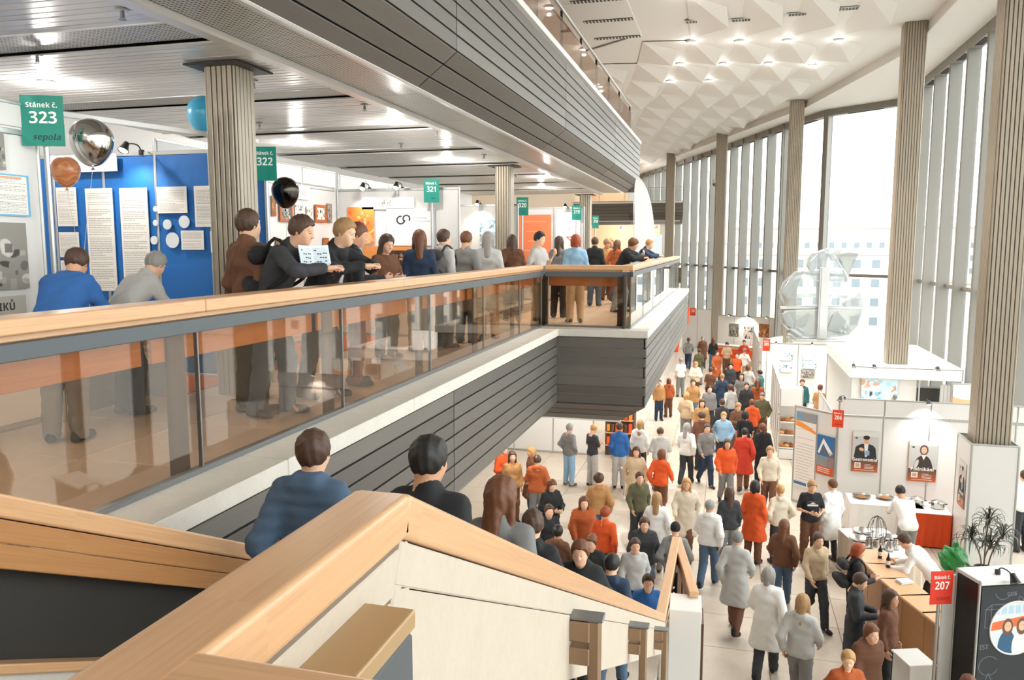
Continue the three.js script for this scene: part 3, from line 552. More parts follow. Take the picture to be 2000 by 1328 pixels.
function topGeo(kind, n, l) {
  return geoCache['top' + kind + n + l] ??= (() => {
    const p = pose(n), E = { jacket: 0.024, puffer: 0.034, coat: 0.028, tee: 0.012, sweater: 0.018, hoodie: 0.026 }[kind], up = kind === 'tee' ? 0.42 : 0.97;
    const L = [...trunk(p, E, 1.02), ...arms(p, E * 0.75, up)];
    if (kind === 'hoodie' || kind === 'puffer') L.push(cap(add(p.neck, [0.05, 0.0, -0.07]), add(p.neck, [-0.05, 0.0, -0.07]), 0.05, 0.05), cap(add(p.neck, [0.06, 0, -0.01]), add(p.neck, [-0.06, 0, -0.01]), 0.045));
    else if (kind !== 'tee') L.push(cap(add(p.neck, [0, -0.03, -0.012]), add(p.neck, [0, 0.02, -0.008]), 0.084, 0.072));
    if (kind === 'coat') for (const s of [1, -1]) L.push(cap(add(p.pel, [s * 0.05, 0, 0]), [s * 0.08, 0.55, p.pel[2] + 0.03], 0.14, 0.185, 1.0));
    if (kind !== 'tee' && kind !== 'sweater') L.push(cap(add(p.pel, [0.05, -0.02, 0]), add(p.pel, [-0.05, -0.02, 0]), 0.125, 0.125, 1.1));
    const hem = kind === 'coat' ? 0.5 : p.pel[1] - { jacket: 0.1, puffer: 0.08, tee: 0.09, sweater: 0.07, hoodie: 0.09 }[kind], f = union(L, 0.035), [lo, hi] = bounds(p, 0.2); lo[1] = hem - 0.06; hi[1] = p.neck[1] + 0.12;
    const amp = kind === 'puffer' ? 0 : kind === 'tee' ? 0.005 : 0.008;
    const ng = (x, y, z) => Math.hypot(x - p.neck[0], (z - p.neck[2] - 0.04)) - 0.05;
    return nets((x, y, z) => { let d = f(x, y, z) + folds(x, y, z, amp); if (kind === 'puffer') d -= 0.009 * Math.abs(Math.sin(y * 44)); d = smax(d, hem - y, 0.02); return smax(d, -Math.max(ng(x, y, z), p.neck[1] - 0.005 - y), 0.015); }, lo, hi, LOD[l].cloth);
  })();
}
function legGeo(kind, n, l) {
  return geoCache['leg' + kind + n + l] ??= (() => {
    const p = pose(n), e = kind === 'slim' ? 0.008 : 0.022, L = [cap(add(p.pel, [0.05, 0.02, 0]), add(p.pel, [-0.05, 0.02, 0]), 0.1, 0.1, 1.15)];
    for (const i of [0, 1]) L.push(cap(p.hip[i], p.kn[i], 0.078 + e, 0.06 + e * 1.1), cap(p.kn[i], add(p.an[i], [0, -0.01, 0]), 0.06 + e * 1.1, 0.044 + e * 1.2));
    const f = union(L, 0.03), [lo, hi] = bounds(p, 0.16); hi[1] = p.pel[1] + 0.17; lo[1] = 0.02;
    return nets((x, y, z) => { const d = f(x, y, z) + folds(x * 0.7, y * 1.3, z, 0.006); return smax(d, y - (p.pel[1] + 0.1), 0.02); }, lo, hi, LOD[l].cloth);
  })();
}
function shoeGeo(n, i, l) {
  return geoCache['shoe' + n + i + l] ??= (() => {
    const p = pose(n), a = p.an[i], up = Math.max(0, a[1] - 0.08), t = p.toe[i] ?? 0, dx = Math.sin(t), dz = Math.cos(t), drop = up > 0.05 ? 0.055 : 0;
    const q = (s, y, f) => [a[0] + dx * f + dz * s, y + up - (f > 0 ? drop * f / 0.17 : -drop * 0.3), a[2] + dz * f - dx * s];
    const f = union([cap(q(0, 0.042, -0.05), q(0, 0.036, 0.15), 0.042, 0.036), cap(q(0.014, 0.03, 0.05), q(0.005, 0.03, 0.16), 0.036, 0.03), cap(q(0, 0.1, -0.02), q(0, 0.05, 0.02), 0.045, 0.04)], 0.03);
    return nets((x, y, z) => smax(f(x, y, z), 0.004 + Math.max(0, up - drop * 1.2) - y, 0.008), [a[0] - 0.16, 0, a[2] - 0.16], [a[0] + 0.16, a[1] + 0.1, a[2] + 0.28], LOD[l].shoe);
  })();
}
function hairGeo(kind, l) {
  return geoCache['hair' + kind + l] ??= (() => {
    const r = kind === 'cap' ? 0.012 : kind === 'short' ? 0.016 : 0.021, s = ell([0, 0.024, -0.014], [0.078 + r, 0.097 + r, 0.096 + r]);
    const L = [];
    if (kind === 'long') L.push(cap([0, 0.0, -0.08], [0, -0.26, -0.11], 0.07, 0.055, 1.3), cap([0.07, 0, -0.01], [0.085, -0.2, -0.01], 0.034, 0.03), cap([-0.07, 0, -0.01], [-0.085, -0.2, -0.01], 0.034, 0.03));
    if (kind === 'bob') L.push(cap([0.06, 0.0, -0.03], [0.07, -0.09, -0.02], 0.045, 0.035), cap([-0.06, 0.0, -0.03], [-0.07, -0.09, -0.02], 0.045, 0.035), cap([0, 0, -0.07], [0, -0.1, -0.07], 0.06, 0.05));
    if (kind === 'bun') L.push(ell([0, 0.1, -0.09], [0.04, 0.04, 0.04]));
    if (kind === 'tail') L.push(cap([0, 0.05, -0.11], [0, -0.2, -0.14], 0.035, 0.022));
    if (kind === 'curly') L.push(ell([0, 0.04, -0.03], [0.115, 0.105, 0.115]));
    const extra = L.length ? union(L, 0.03) : null;
    return nets((x, y, z) => {
      let d = s(x, y, z); const Zs = [0.1, 0.062, 0.04, 0.012, -0.02, -0.055], Ys = kind === 'cap' ? [0.032, 0.028, 0.022, 0.0, -0.02, -0.04] : [0.068, 0.06, 0.022, -0.028, -0.05, -0.1];
      let q = 0; while (q < 4 && z < Zs[q + 1]) q++; const tt = Math.min(1, Math.max(0, (z - Zs[q]) / (Zs[q + 1] - Zs[q]))), hl = Ys[q] + (Ys[q + 1] - Ys[q]) * tt;
      d = smax(d, hl - y + (kind === 'cap' ? 0 : 0.006 * Math.sin(x * 120 + z * 70)), 0.008);
      if (extra) d = smin(d, extra(x, y, z), 0.03);
      return d + (kind === 'cap' ? 0 : 0.0045 * Math.sin(x * 95 + y * 30 + z * 40) * Math.sin(z * 85 + y * 50 - x * 20)) + (kind === 'curly' ? 0.008 * Math.sin(x * 90) * Math.sin(y * 85) * Math.sin(z * 95) : 0);
    }, [-0.15, -0.36, -0.2], [0.15, 0.17, 0.15], LOD[l].hair);
  })();
}
const eyeGeo = (q) => geoCache['eye' + q] ??= (q > 0 ? moved(sph(0.0105, 8, 6), 0.031, 0.002, 0.0765) : moved(sph(0.0105, 8, 6), -0.031, 0.002, 0.0765));
const irisGeo = (q) => geoCache['iris' + q] ??= (q > 0 ? moved(sph(0.0064, 8, 6), 0.031, 0.001, 0.082) : moved(sph(0.0064, 8, 6), -0.031, 0.001, 0.082));
const lipGeo = () => geoCache.lip ??= boxUV(new THREE.CapsuleGeometry(0.0055, 0.034, 3, 8).rotateZ(Math.PI / 2).translate(0, -0.066, 0.0845));
const packGeo = (l) => geoCache['pack' + l] ??= nets(union([cap([-0.08, 1.38, -0.2], [0.08, 1.38, -0.2], 0.085), cap([-0.09, 1.08, -0.21], [0.09, 1.08, -0.21], 0.1), cap([-0.06, 1.14, -0.29], [0.06, 1.14, -0.29], 0.07)], 0.05), [-0.26, 0.9, -0.42], [0.26, 1.55, -0.05], LOD[l].cloth);
const strapGeo = (s) => geoCache['strap' + s] ??= tube([[s * 0.1, 1.4, -0.13], [s * 0.105, 1.52, -0.02], [s * 0.11, 1.42, 0.11], [s * 0.13, 1.24, 0.14], [s * 0.17, 1.12, -0.02], [s * 0.13, 1.08, -0.15]], 0.016, 16, 5);
const cloth = (hex, rough = 0.85) => M('cloth_' + hex, hex, rough, { bumpMap: clothBump, bumpScale: 0.0006 });
const hairMat = (hex) => M('hair_' + hex, hex, 0.55);
const skinMat = (hex) => M('skin_' + hex, hex, 0.55);
const SKIN = ['#d9a98a', '#e3b697', '#cf9c7c', '#e0af92'];
let personCount = 0;
// c: { top, kind, leg, fit, hair, style, skin, shoe, pack, lod, h, group }
function person(label, x, y, z, face, ps, c) {
  const l = c.lod ?? 1, k = (c.h ?? 1.72) / 1.75, t = thing('person', label, 'person', x, y, z, face * Math.PI / 180, c.group), p = pose(ps);
  t.scale.setScalar(k);
  part('body', bodyGeo(ps, l), skinMat(c.skin ?? SKIN[personCount++ % 4]), t);
  part(c.kind, topGeo(c.kind, ps, l), cloth(c.top), t);
  part('trousers', legGeo(c.fit ?? 'loose', ps, l), cloth(c.leg), t);
  for (const i of [0, 1]) part('shoe', shoeGeo(ps, i, l), cloth(c.shoe ?? '#1d1c1b', 0.6), t);
  const hd = new THREE.Group(); hd.name = 'head'; headM(p).decompose(hd.position, hd.quaternion, hd.scale); t.add(hd);
  part(c.style === 'cap' ? 'beanie' : 'hair', hairGeo(c.style, l), c.style === 'cap' ? cloth(c.hair) : hairMat(c.hair), hd);
  if (l < 2) { for (const q of [1, -1]) { part('eye', eyeGeo(q), M('eye_white', '#d8d2ca', 0.3), hd); part('iris', irisGeo(q), M('iris', '#2c1f17', 0.2), hd); } part('lips', lipGeo(), M('lips', '#b0705f', 0.5), hd); }
  if (c.pack) { part('backpack', packGeo(l), cloth(c.pack), t, 0, p.chest[1] - 1.3, p.chest[2]); for (const q of [1, -1]) part('strap', strapGeo(q), cloth(c.pack), t, 0, p.chest[1] - 1.3, p.chest[2]); }
  if (c.apron) part('apron', topGeo('coat', ps, l), cloth(c.apron), t);
  return t;
}
// ================================================================ EXHIBITION STANDS
// run of white panels in aluminium posts; local x along, z outward (left of the way)
function boothWall(label, a, b, y, h, o = {}) {
  const L = runLen(a, b), t = thing('booth_wall', label, 'booth wall', a[0], y, a[1], runTurn(a, b)), n = o.n ?? Math.max(1, Math.round(L / 1.0)), w = L / n, m = o.mat ?? white;
  for (let k = 0; k < n; k++) {
    part('wall_panel', chamfer(w - 0.03, h - 0.1, 0.02, 0.003), m, t, (k + 0.5) * w, h / 2, -0.02);
    if (o.fascia) part('fascia_panel', chamfer(w - 0.03, o.fascia - 0.03, 0.03, 0.003), white, t, (k + 0.5) * w, h + o.fascia / 2, 0.0);
  }
  for (let k = 0; k <= n; k++) if (!(o.skip ?? []).includes(k)) part('post', cyl(0.02, 0.02, h + (o.fascia ?? 0), 8), alu, t, k * w, (h + (o.fascia ?? 0)) / 2, -0.015);
  part('top_rail', chamfer(L, 0.045, 0.035, 0.004), alu, t, L / 2, h - 0.025, -0.02);
  part('base_rail', chamfer(L, 0.045, 0.035, 0.004), alu, t, L / 2, 0.025, -0.02);
  if (o.fascia) part('fascia_rail', chamfer(L, 0.03, 0.04, 0.004), alu, t, L / 2, h + o.fascia - 0.012, 0);
  return t;
}
const posterGeo = (w, h) => geoCache['po' + w + ',' + h] ??= new THREE.BoxGeometry(w, h, 0.008);
const texMat = (name, tex, rough = 0.6) => (mats['tx' + name] ??= Object.assign(new THREE.MeshPhysicalMaterial({ map: tex, roughness: rough }), { name }));
function poster(name, label, cat, mat, w, h, x, y, z, turn = 0, group, roll = 0) { const o = shade(new THREE.Mesh(posterGeo(w, h), mat)); o.name = numbered(name); o.position.set(x, y, z); o.rotation.set(0, turn, roll); o.userData = { label, category: cat }; if (group) o.userData.group = group; scene.add(o); return o; }
const EAST = Math.PI / 2;                                          // faces +x
// ---- printed surfaces
const signTex = (bg, num, last, script) => canvasTex(256, 320, (g, w, h) => {
  g.fillStyle = bg; g.fillRect(0, 0, w, h); g.fillStyle = '#f4f4f0'; g.textAlign = 'center';
  g.font = 'bold 44px sans-serif'; g.fillText('Stánek č.', w * 0.5, 76); g.font = 'bold 104px sans-serif'; g.fillText(num, w * 0.52, 176);
  g.fillStyle = script; g.font = 'italic bold 52px serif'; g.fillText(last, w * 0.58, 280);
});
const TEAL = '#128a78', RED = '#e5351c', RED2 = '#e0441a';
function numberSign(label, num, last, x, y, z, turn, bg, w, h, postTo) {
  const t = thing('stand_number_sign', label, 'sign', x, y, z, turn);
  part('board', posterGeo(w, h), texMat('sign' + num, signTex(bg, num, last, bg === TEAL ? '#10302c' : '#7a1208'), 0.5), t, 0, 0, 0.03);
  if (postTo !== undefined) { const len = y + h * 0.2 - postTo; part('pole', cyl(0.022, 0.022, len, 10), alu, t, 0, postTo - y + len / 2, -0.01); }
  return t;
}
const linesTex = (seedN, o = {}) => canvasTex(192, o.h ?? 256, (g, w, h) => {
  g.fillStyle = o.bg ?? '#ebe7e0'; g.fillRect(0, 0, w, h); let s = seedN; const r = () => (s = (s * 16807) % 2147483647) / 2147483647;
  g.fillStyle = o.ink ?? '#6b6660'; const step = o.step ?? 9; if (o.title) { g.font = 'bold 20px sans-serif'; g.fillText(o.title, 14, 28); }
  for (let y = o.title ? 44 : 18; y < h - 14; y += step) { if (r() < (o.gap ?? 0.12)) continue; let x = 14; const end = w - 14 - (r() < 0.25 ? r() * 80 : r() * 8); while (x < end) { const ww = 4 + r() * 16; g.fillRect(x, y, Math.min(ww, end - x), 2.2); x += ww + 3.5; } }
  if (o.extra) o.extra(g, w, h, r);
});
const blobTex = (seedN, cols, w0 = 128, h0 = 96, n = 46) => canvasTex(w0, h0, (g, w, h) => {   // a small printed photograph: patches of its colours
  let s = seedN; const r = () => (s = (s * 16807) % 2147483647) / 2147483647; g.fillStyle = cols[0]; g.fillRect(0, 0, w, h);
  for (let k = 0; k < n; k++) { g.fillStyle = cols[Math.floor(r() * cols.length)]; g.globalAlpha = 0.5 + 0.5 * r(); const a = r() * w, b = h * (0.15 + 0.85 * r()), p = w * (0.03 + 0.12 * r()), q = h * (0.05 + 0.16 * r()); if (r() < 0.5) g.fillRect(a - p / 2, b - q / 2, p, q); else { g.beginPath(); g.ellipse(a, b, p * 0.7, q * 0.7, r() * 3, 0, 7); g.fill(); } } g.globalAlpha = 1;
});
const paperM = [1, 2, 3].map((k) => texMat('text_sheet_' + k, linesTex(k * 771 + 5)));
const longSheet = [4, 5].map((k) => texMat('long_sheet_' + k, linesTex(k * 913 + 7, { h: 580, step: 10, gap: 0.1 })));
const photoBW = [11, 12].map((k) => texMat('grey_photo_' + k, blobTex(k * 331, ['#8e8a82', '#5a554f', '#cfcac2', '#3a3633', '#a8a39a'])));
const photoWarm = [21, 22, 23].map((k) => texMat('brown_photo_' + k, blobTex(k * 417, ['#8a5a30', '#c9894a', '#4a2f1d', '#e0b98c', '#6e3f20', '#d96a2a'])));
const photoColor = [31, 32].map((k) => texMat('colour_photo_' + k, blobTex(k * 523, ['#e8e4dc', '#d0622a', '#3b5f86', '#2c2a28', '#dba45c', '#f2efe9'])));
const photoBlue = [41, 42].map((k) => texMat('blue_photo_' + k, blobTex(k * 619, ['#cfe2ea', '#8fb8cc', '#4c5a60', '#e9eef0', '#a9b4b4', '#6f8f9e'])));

// -------- gallery stands
const blueCloth = M('blue_fabric', '#1668b4', 0.6, { bumpMap: dataTex(128, 128, (u, v) => { const k = 128 + (nA(u, v * 0.4) - 0.5) * 150 + (nB(u, v) - 0.5) * 40; return [k, k, k]; }, false, 0.6, 0.4), bumpScale: 0.02 });
boothWall('white stand wall with grey photographs at the left edge, carrying the 323 sign', [-5.75, -2.6], [-5.75, -5.65], 0, 2.5, { fascia: 0.22, n: 3 });
boothWall('deep blue fabric stand wall hung with long text sheets behind the ribbed column', [-8.6, -7.92], [-4.98, -7.92], 0, 2.62, { mat: blueCloth, n: 5 });
boothWall('white stand back wall with orange framed photographs beside the 322 sign', [-6.5, -8.05], [-6.5, -12.45], 0, 2.5, { fascia: 0.28 });
boothWall('white partition with the theatre lettering and an orange poster', [-6.5, -12.5], [-4.3, -12.5], 0, 2.5, { fascia: 0 });
boothWall('white stand back wall between the theatre partition and the second gallery column', [-6.5, -12.6], [-6.5, -17.7], 0, 2.5, { fascia: 0.25 });
boothWall('white partition behind the second gallery column with a blue photograph', [-6.5, -17.8], [-4.7, -17.8], 0, 2.5);
boothWall('white stand back wall beyond the second gallery column', [-6.5, -17.9], [-6.5, -21.9], 0, 2.5);
boothWall('white partition with the large orange banner and slanted lettering', [-6.5, -22], [-3.9, -22], 0, 2.62);
boxStruct('wall_left', -9.0, -8.8, 0, 3.4, -27, 9, white);
{ // carpet of the stands, low front panels and counter
  const c = struct('floor', chamfer(1.5, 0.012, 5.6, 0.004), orangeCarpet); c.position.set(-6.15, 0.008, -9.6);
  const k = thing('stand_counter', 'low blue grey counter with a patterned front at the open side of the blue stand', 'counter', -5.85, 0, -6.35, EAST);
  part('front_panel', chamfer(1.3, 0.8, 0.03, 0.004), M('slate_blue', '#6d7886', 0.6), k, 0, 0.42, 0.2);
  part('pattern_sheet', posterGeo(0.75, 0.4), texMat('mosaic', blobTex(99, ['#a8835c', '#c9b298', '#7d4f30', '#8d8a86', '#d8cab6'], 160, 90, 160)), k, 0.1, 0.55, 0.222);
  part('side_panel', chamfer(0.03, 0.8, 0.4, 0.004), white, k, -0.65, 0.42, 0); part('side_panel', chamfer(0.03, 0.8, 0.4, 0.004), white, k, 0.65, 0.42, 0);
  part('top', chamfer(1.36, 0.03, 0.46, 0.006), white, k, 0, 0.835, 0);
}
numberSign('teal stand sign reading 323 on a post by the silver balloon', '323', 'sepola', -5.6, 2.575, -5.58, 0.42, TEAL, 0.335, 0.415, 0);
numberSign('teal stand sign reading 322 beside the ribbed column', '322', '', -4.93, 2.425, -7.84, 0.3, TEAL, 0.26, 0.365, 0);
numberSign('teal stand sign reading 321 over the theatre partition end', '321', '•••', -4.72, 2.43, -12.36, 0.3, TEAL, 0.25, 0.38, 0);
numberSign('teal stand sign reading 320 half behind the second gallery column', '320', '•••', -4.72, 2.46, -18.3, 0.3, TEAL, 0.28, 0.42, 0);
numberSign('teal stand sign reading 319 in front of the far gallery column', '319', '•••', -4.1, 2.45, -21.88, 0.3, TEAL, 0.26, 0.4, 0);
numberSign('small teal stand sign farthest along the gallery, right of the 319 sign', '318', '•', -4.15, 2.3, -25.4, 0.5, TEAL, 0.22, 0.4, 0);
// photographs and sheets on the 323 wall
{
  const P = [[-4.55, 2.28, 0.5, 0.32, paperM[0], 'white text sheet'], [-5.15, 2.3, 0.3, 0.3, photoBW[0], 'grey tone portrait photograph'], [-4.7, 1.93, 0.42, 0.34, photoBW[1], 'grey tone work photograph'], [-5.3, 1.95, 0.42, 0.34, null, 'pale form sheet with a blue border'], [-5.1, 1.45, 0.7, 0.55, photoBW[0], 'large grey still life photograph'], [-4.9, 0.98, 1.0, 0.28, null, 'printed panel with plastics wording'], [-3.9, 1.6, 0.6, 1.1, photoBW[1], 'tall grey photograph']];
  const form = texMat('form', linesTex(77, { extra: (g, w, h) => { g.strokeStyle = '#6fb3d8'; g.lineWidth = 10; g.strokeRect(5, 5, w - 10, h - 10); g.fillStyle = '#e8a070'; g.fillRect(60, 14, 100, 12); } })), plast = texMat('plastics', canvasTex(320, 96, (g, w, h) => { g.fillStyle = '#b9b4aa'; g.fillRect(0, 0, w, h); g.fillStyle = '#2f2c29'; g.font = 'bold 30px sans-serif'; g.fillText('VÝROBKY PLASTIKŮ', 8, 40); g.fillStyle = '#1668b4'; g.fillRect(0, 58, w * 0.7, 38); }));
  P.forEach(([z, y, w, h, m, what], i) => poster('poster', what + ' on the wall under the 323 sign' + (i === 6 ? ', left of the others' : ''), 'poster', m ?? (i === 3 ? form : plast), w, h, -5.735, y, z, EAST));
}
// sheets on the blue wall
{
  const z = -7.905;
  poster('text_sheet', 'long white text sheet on the blue wall, left of the pair', 'poster', longSheet[0], 0.385, 1.21, -7.21, 1.605, z);
  poster('text_sheet', 'long white text sheet on the blue wall, right of the pair', 'poster', longSheet[1], 0.385, 1.2, -6.725, 1.605, z);
  poster('text_sheet', 'wide white text sheet pinned right of the long pair on the blue wall', 'poster', paperM[0], 0.4, 0.3, -6.2, 2.06, z);
  poster('text_sheet', 'tall white sheet pinned on the blue wall next to the ribbed column', 'poster', paperM[1], 0.36, 0.46, -5.72, 1.98, z);
  poster('text_sheet', 'small pale sheet low on the blue wall under the white discs', 'poster', paperM[2], 0.3, 0.22, -5.95, 1.6, z);
  poster('text_sheet', 'small pale sheet low on the blue wall just left of the ribbed column', 'poster', paperM[0], 0.22, 0.24, -5.6, 1.58, z);
  for (const [y, h, w] of [[2.0, 0.46, 'upper'], [1.55, 0.3, 'middle'], [1.2, 0.32, 'lowest']]) poster('text_sheet', w + ' of the three white sheets left of the long pair on the blue wall', 'poster', paperM[(h * 100 | 0) % 3], 0.29, h, -7.68, y, z);
  poster('fascia_board', 'white name board at the top left of the blue wall behind the silver balloon', 'sign', white, 1.0, 0.2, -7.4, 2.5, z + 0.03);
  const dm = M('white_card', '#dfe3e6', 0.6), discs = [[-6.43, 1.96, 0.033], [-6.44, 1.8, 0.035], [-6.28, 1.78, 0.058], [-6.05, 1.81, 0.072], [-6.22, 1.6, 0.09], [-6.47, 1.6, 0.05]];
  discs.forEach(([x, y, r], i) => { const o = shade(new THREE.Mesh(cyl(r, r, 0.006, 24), dm)); o.name = numbered('paper_disc'); o.rotation.x = Math.PI / 2; o.position.set(x, y, z); o.userData = { label: ['smallest top white paper disc on the blue wall', 'small white paper disc below the top one on the blue wall', 'middle sized white paper disc in the row on the blue wall', 'white paper disc nearest the column on the blue wall', 'largest and lowest white paper disc on the blue wall', 'white paper disc touching the long sheet on the blue wall'][i], category: 'paper disc', group: 'white discs on the blue wall' }; scene.add(o); });
}
// framed photographs on the 322 back wall: [z centre, y, w, h, kind, words]
[[-10.82, 2.05, 0.36, 0.3, 'f', 'orange framed ship photograph, upper left on the white 322 wall'], [-11.88, 2.06, 0.36, 0.28, 'f2', 'orange framed figure photograph, upper right on the white 322 wall'], [-10.5, 2.12, 0.12, 0.3, 0, 'narrow brown photograph left of the framed ship'], [-11.2, 2.08, 0.22, 0.22, 1, 'small colour photograph right of the framed ship'], [-11.52, 2.06, 0.16, 0.2, 2, 'small photograph left of the framed figure'], [-12.2, 2.08, 0.16, 0.32, 3, 'grey photograph right of the framed figure'], [-10.65, 1.52, 0.26, 0.22, 0, 'lower left brown group photograph on the 322 wall'], [-11.15, 1.51, 0.3, 0.2, 4, 'lower middle brown group photograph on the 322 wall'], [-12.05, 1.56, 0.2, 0.22, 5, 'lower right orange photograph on the 322 wall'], [-11.3, 1.8, 0.2, 0.2, 5, 'small orange photograph in the middle of the 322 wall']].forEach(([z, y, w, h, k, words]) => {
  const m = typeof k === 'number' ? [photoWarm[0], photoColor[0], photoColor[1], photoBW[0], photoWarm[1], photoWarm[2]][k] : k === 'f' ? photoBW[1] : photoColor[1];
  if (typeof k === 'number') { poster('photograph', words, 'photograph', m, w, h, -6.485, y, z, EAST); return; }
  const t = thing('framed_photograph', words, 'picture', -6.48, y, z, EAST); part('print', posterGeo(w - 0.06, h - 0.06), m, t); const fm = M('frame_orange', '#b8622c', 0.5);
  for (const s of [-1, 1]) { part('frame_side', chamfer(0.045, h, 0.022, 0.004), fm, t, s * (w / 2 - 0.02), 0, 0.006); part('frame_side', chamfer(w, 0.045, 0.022, 0.004), fm, t, 0, s * (h / 2 - 0.02), 0.006); }
});
// theatre partition
{
  const z = -12.48, titled = (name, w, h, txt, font, ink, bg) => texMat(name, canvasTex(w, h, (g) => { g.fillStyle = bg; g.fillRect(0, 0, w, h); g.fillStyle = ink; g.font = font; g.textAlign = 'center'; g.textBaseline = 'middle'; txt.split('\n').forEach((q, i, all) => g.fillText(q, w / 2, h * (i + 0.7) / (all.length + 0.4))); }));
  poster('title_board', 'white board lettered in italics over the theatre partition', 'sign', titled('theatre', 512, 110, 'Hravé divadlo', 'italic 66px serif', '#77736d', '#ecebe8'), 0.95, 0.2, -5.55, 2.25, z);
  poster('poster', 'orange and yellow poster on the theatre partition', 'poster', texMat('orange_poster', blobTex(555, ['#f08038', '#f0a050', '#f4b890', '#e85a30', '#f6c878'], 160, 200, 40)), 0.48, 0.62, -6.05, 1.88, z);
  poster('poster', 'white sheet with a small black swirl on the theatre partition', 'poster', texMat('swirl', canvasTex(200, 160, (g, w, h) => { g.fillStyle = '#efeeec'; g.fillRect(0, 0, w, h); g.strokeStyle = '#2a2826'; g.lineWidth = 7; g.beginPath(); g.arc(60, 50, 16, 0, 5); g.stroke(); g.beginPath(); g.arc(84, 44, 14, 2, 7); g.stroke(); g.fillStyle = '#a5a19b'; g.fillRect(110, 40, 60, 4); g.fillRect(110, 54, 74, 3); })), 0.85, 0.62, -5.15, 1.85, z);
  poster('photograph', 'dark group photograph on an orange backing low on the theatre partition', 'photograph', texMat('dark_group', blobTex(717, ['#3a2418', '#2a1a12', '#8a5a3a', '#caa27a'], 160, 90, 60)), 0.42, 0.26, -5.4, 1.33, z + 0.01);
  poster('backing_sheet', 'orange backing sheet behind the dark group photograph', 'poster', M('orange_sheet', '#e0924e', 0.6), 0.95, 0.42, -5.55, 1.32, z - 0.005);
  poster('title_board', 'white lettered board hung on the 322 back wall above the frames', 'sign', titled('title2', 420, 90, 'Výstava škol', 'italic 54px serif', '#8d8983', '#efeeec'), 0.85, 0.2, -6.47, 2.36, -11.1, EAST);
  poster('photograph', 'grey drawing, upper of two on the wall past the theatre partition', 'photograph', texMat('sketch', blobTex(818, ['#e8e4dd', '#3a3733', '#d8cfc4', '#8a5f4a', '#f0ede8'], 128, 96, 30)), 0.5, 0.34, -6.48, 1.98, -16.4, EAST);
  poster('photograph', 'pink grey drawing, lower of two on the wall past the theatre partition', 'photograph', texMat('sketch2', blobTex(919, ['#efe8e2', '#c98a7a', '#4a4440', '#dcd2c8'], 128, 96, 26)), 0.5, 0.34, -6.48, 1.55, -16.4, EAST);
  poster('photograph', 'blue and white photograph left of the second gallery column', 'photograph', photoBlue[0], 0.5, 0.4, -5.35, 1.98, -17.77);
  poster('photograph', 'pale photograph under the blue one left of the second gallery column', 'photograph', photoBlue[1], 0.4, 0.26, -5.4, 1.5, -17.77);
  poster('banner', 'large orange banner with pale text lines on the far white partition', 'banner', titled('orange_banner', 256, 420, '- - - - - - - - - - - -\n- - - - - - - -\n- - - - - -\n- - - - - - - - - -\n- - - - - - -\n- - - - - -', 'bold 26px sans-serif', '#fbe3d0', '#ee8253'), 0.98, 1.72, -5.32, 1.55, -21.97);
  poster('lettering_sheet', 'tall white sheet with slanted red and ochre letters right of the orange banner', 'poster', texMat('letters', canvasTex(160, 380, (g, w, h) => { g.fillStyle = '#eeeceb'; g.fillRect(0, 0, w, h); g.lineWidth = 5; g.strokeStyle = '#9c9690'; g.beginPath(); g.arc(50, 70, 50, -1, 1); g.stroke(); g.fillStyle = '#c8604a'; g.font = '70px sans-serif'; g.save(); g.translate(110, 190); g.rotate(-1.2); g.fillText('A', 0, 0); g.restore(); g.fillStyle = '#c09a4a'; g.save(); g.translate(110, 270); g.rotate(-1.4); g.fillText('T', 0, 0); g.restore(); g.fillStyle = '#b0803a'; g.save(); g.translate(110, 340); g.rotate(-1.4); g.fillText('H', 0, 0); g.restore(); })), 0.7, 1.7, -4.35, 1.62, -21.97);
}
// clip-on spotlights: a clamp, an arm and a lit head
function clipSpot(label, x, y, z, turn, lit = false, tilt = 0.6) {
  const t = thing('clip_spotlight', label, 'lamp', x, y, z, turn);
  part('clamp', chamfer(0.05, 0.06, 0.05, 0.006), black, t, 0, -0.01, -0.03);
  part('arm', tube([[0, 0, -0.03], [0, 0.06, 0.02], [0, 0.07, 0.13], [0, 0.05, 0.2]], 0.008, 10, 6), black, t);
  const hd = part('head', new THREE.LatheGeometry([[0.0, 0], [0.03, 0], [0.036, 0.04], [0.058, 0.11], [0.06, 0.118]].map((q) => new THREE.Vector2(...q)), 16), black, t, 0, 0.07, 0.2, Math.PI - tilt);
  part('lamp_face', cyl(0.05, 0.05, 0.006, 16), lit ? glow : M('lens', '#d9d6cf', 0.2), hd, 0, 0.108, 0);
  return t;
}
{
  const spot = (label, x, y, z, turn, dx, dy, dz, power) => { clipSpot(label, x, y, z, turn, true); const s = Math.sin(turn), c = Math.cos(turn); spotLamp(x + s * 0.26 , y - 0.06, z + c * 0.26, x + dx, y + dy, z + dz, power * 0.22, 1.0); };
  spot('lit clip spotlight shining on the top of the blue wall', -6.6, 2.62, -7.9, 0, 0, -0.9, -0.05, 26);
  spot('lit clip spotlight at the left end of the 322 back wall', -6.5, 2.78, -9.4, EAST, -0.02, -1.0, -0.6, 22);
  spot('lit clip spotlight on the theatre partition, left one of two', -5.9, 2.5, -12.5, 0, 0, -1, -0.05, 24);
  spot('lit clip spotlight on the theatre partition near the 321 sign', -5.3, 2.5, -12.5, 0, 0, -1, -0.05, 24);
  spot('lit clip spotlight on the partition behind the second gallery column', -5.6, 2.5, -17.8, 0, 0, -1, -0.05, 24);
  spot('lit clip spotlight above the slanted letters on the far partition', -4.4, 2.62, -22, 0, 0, -1, -0.05, 26);
}
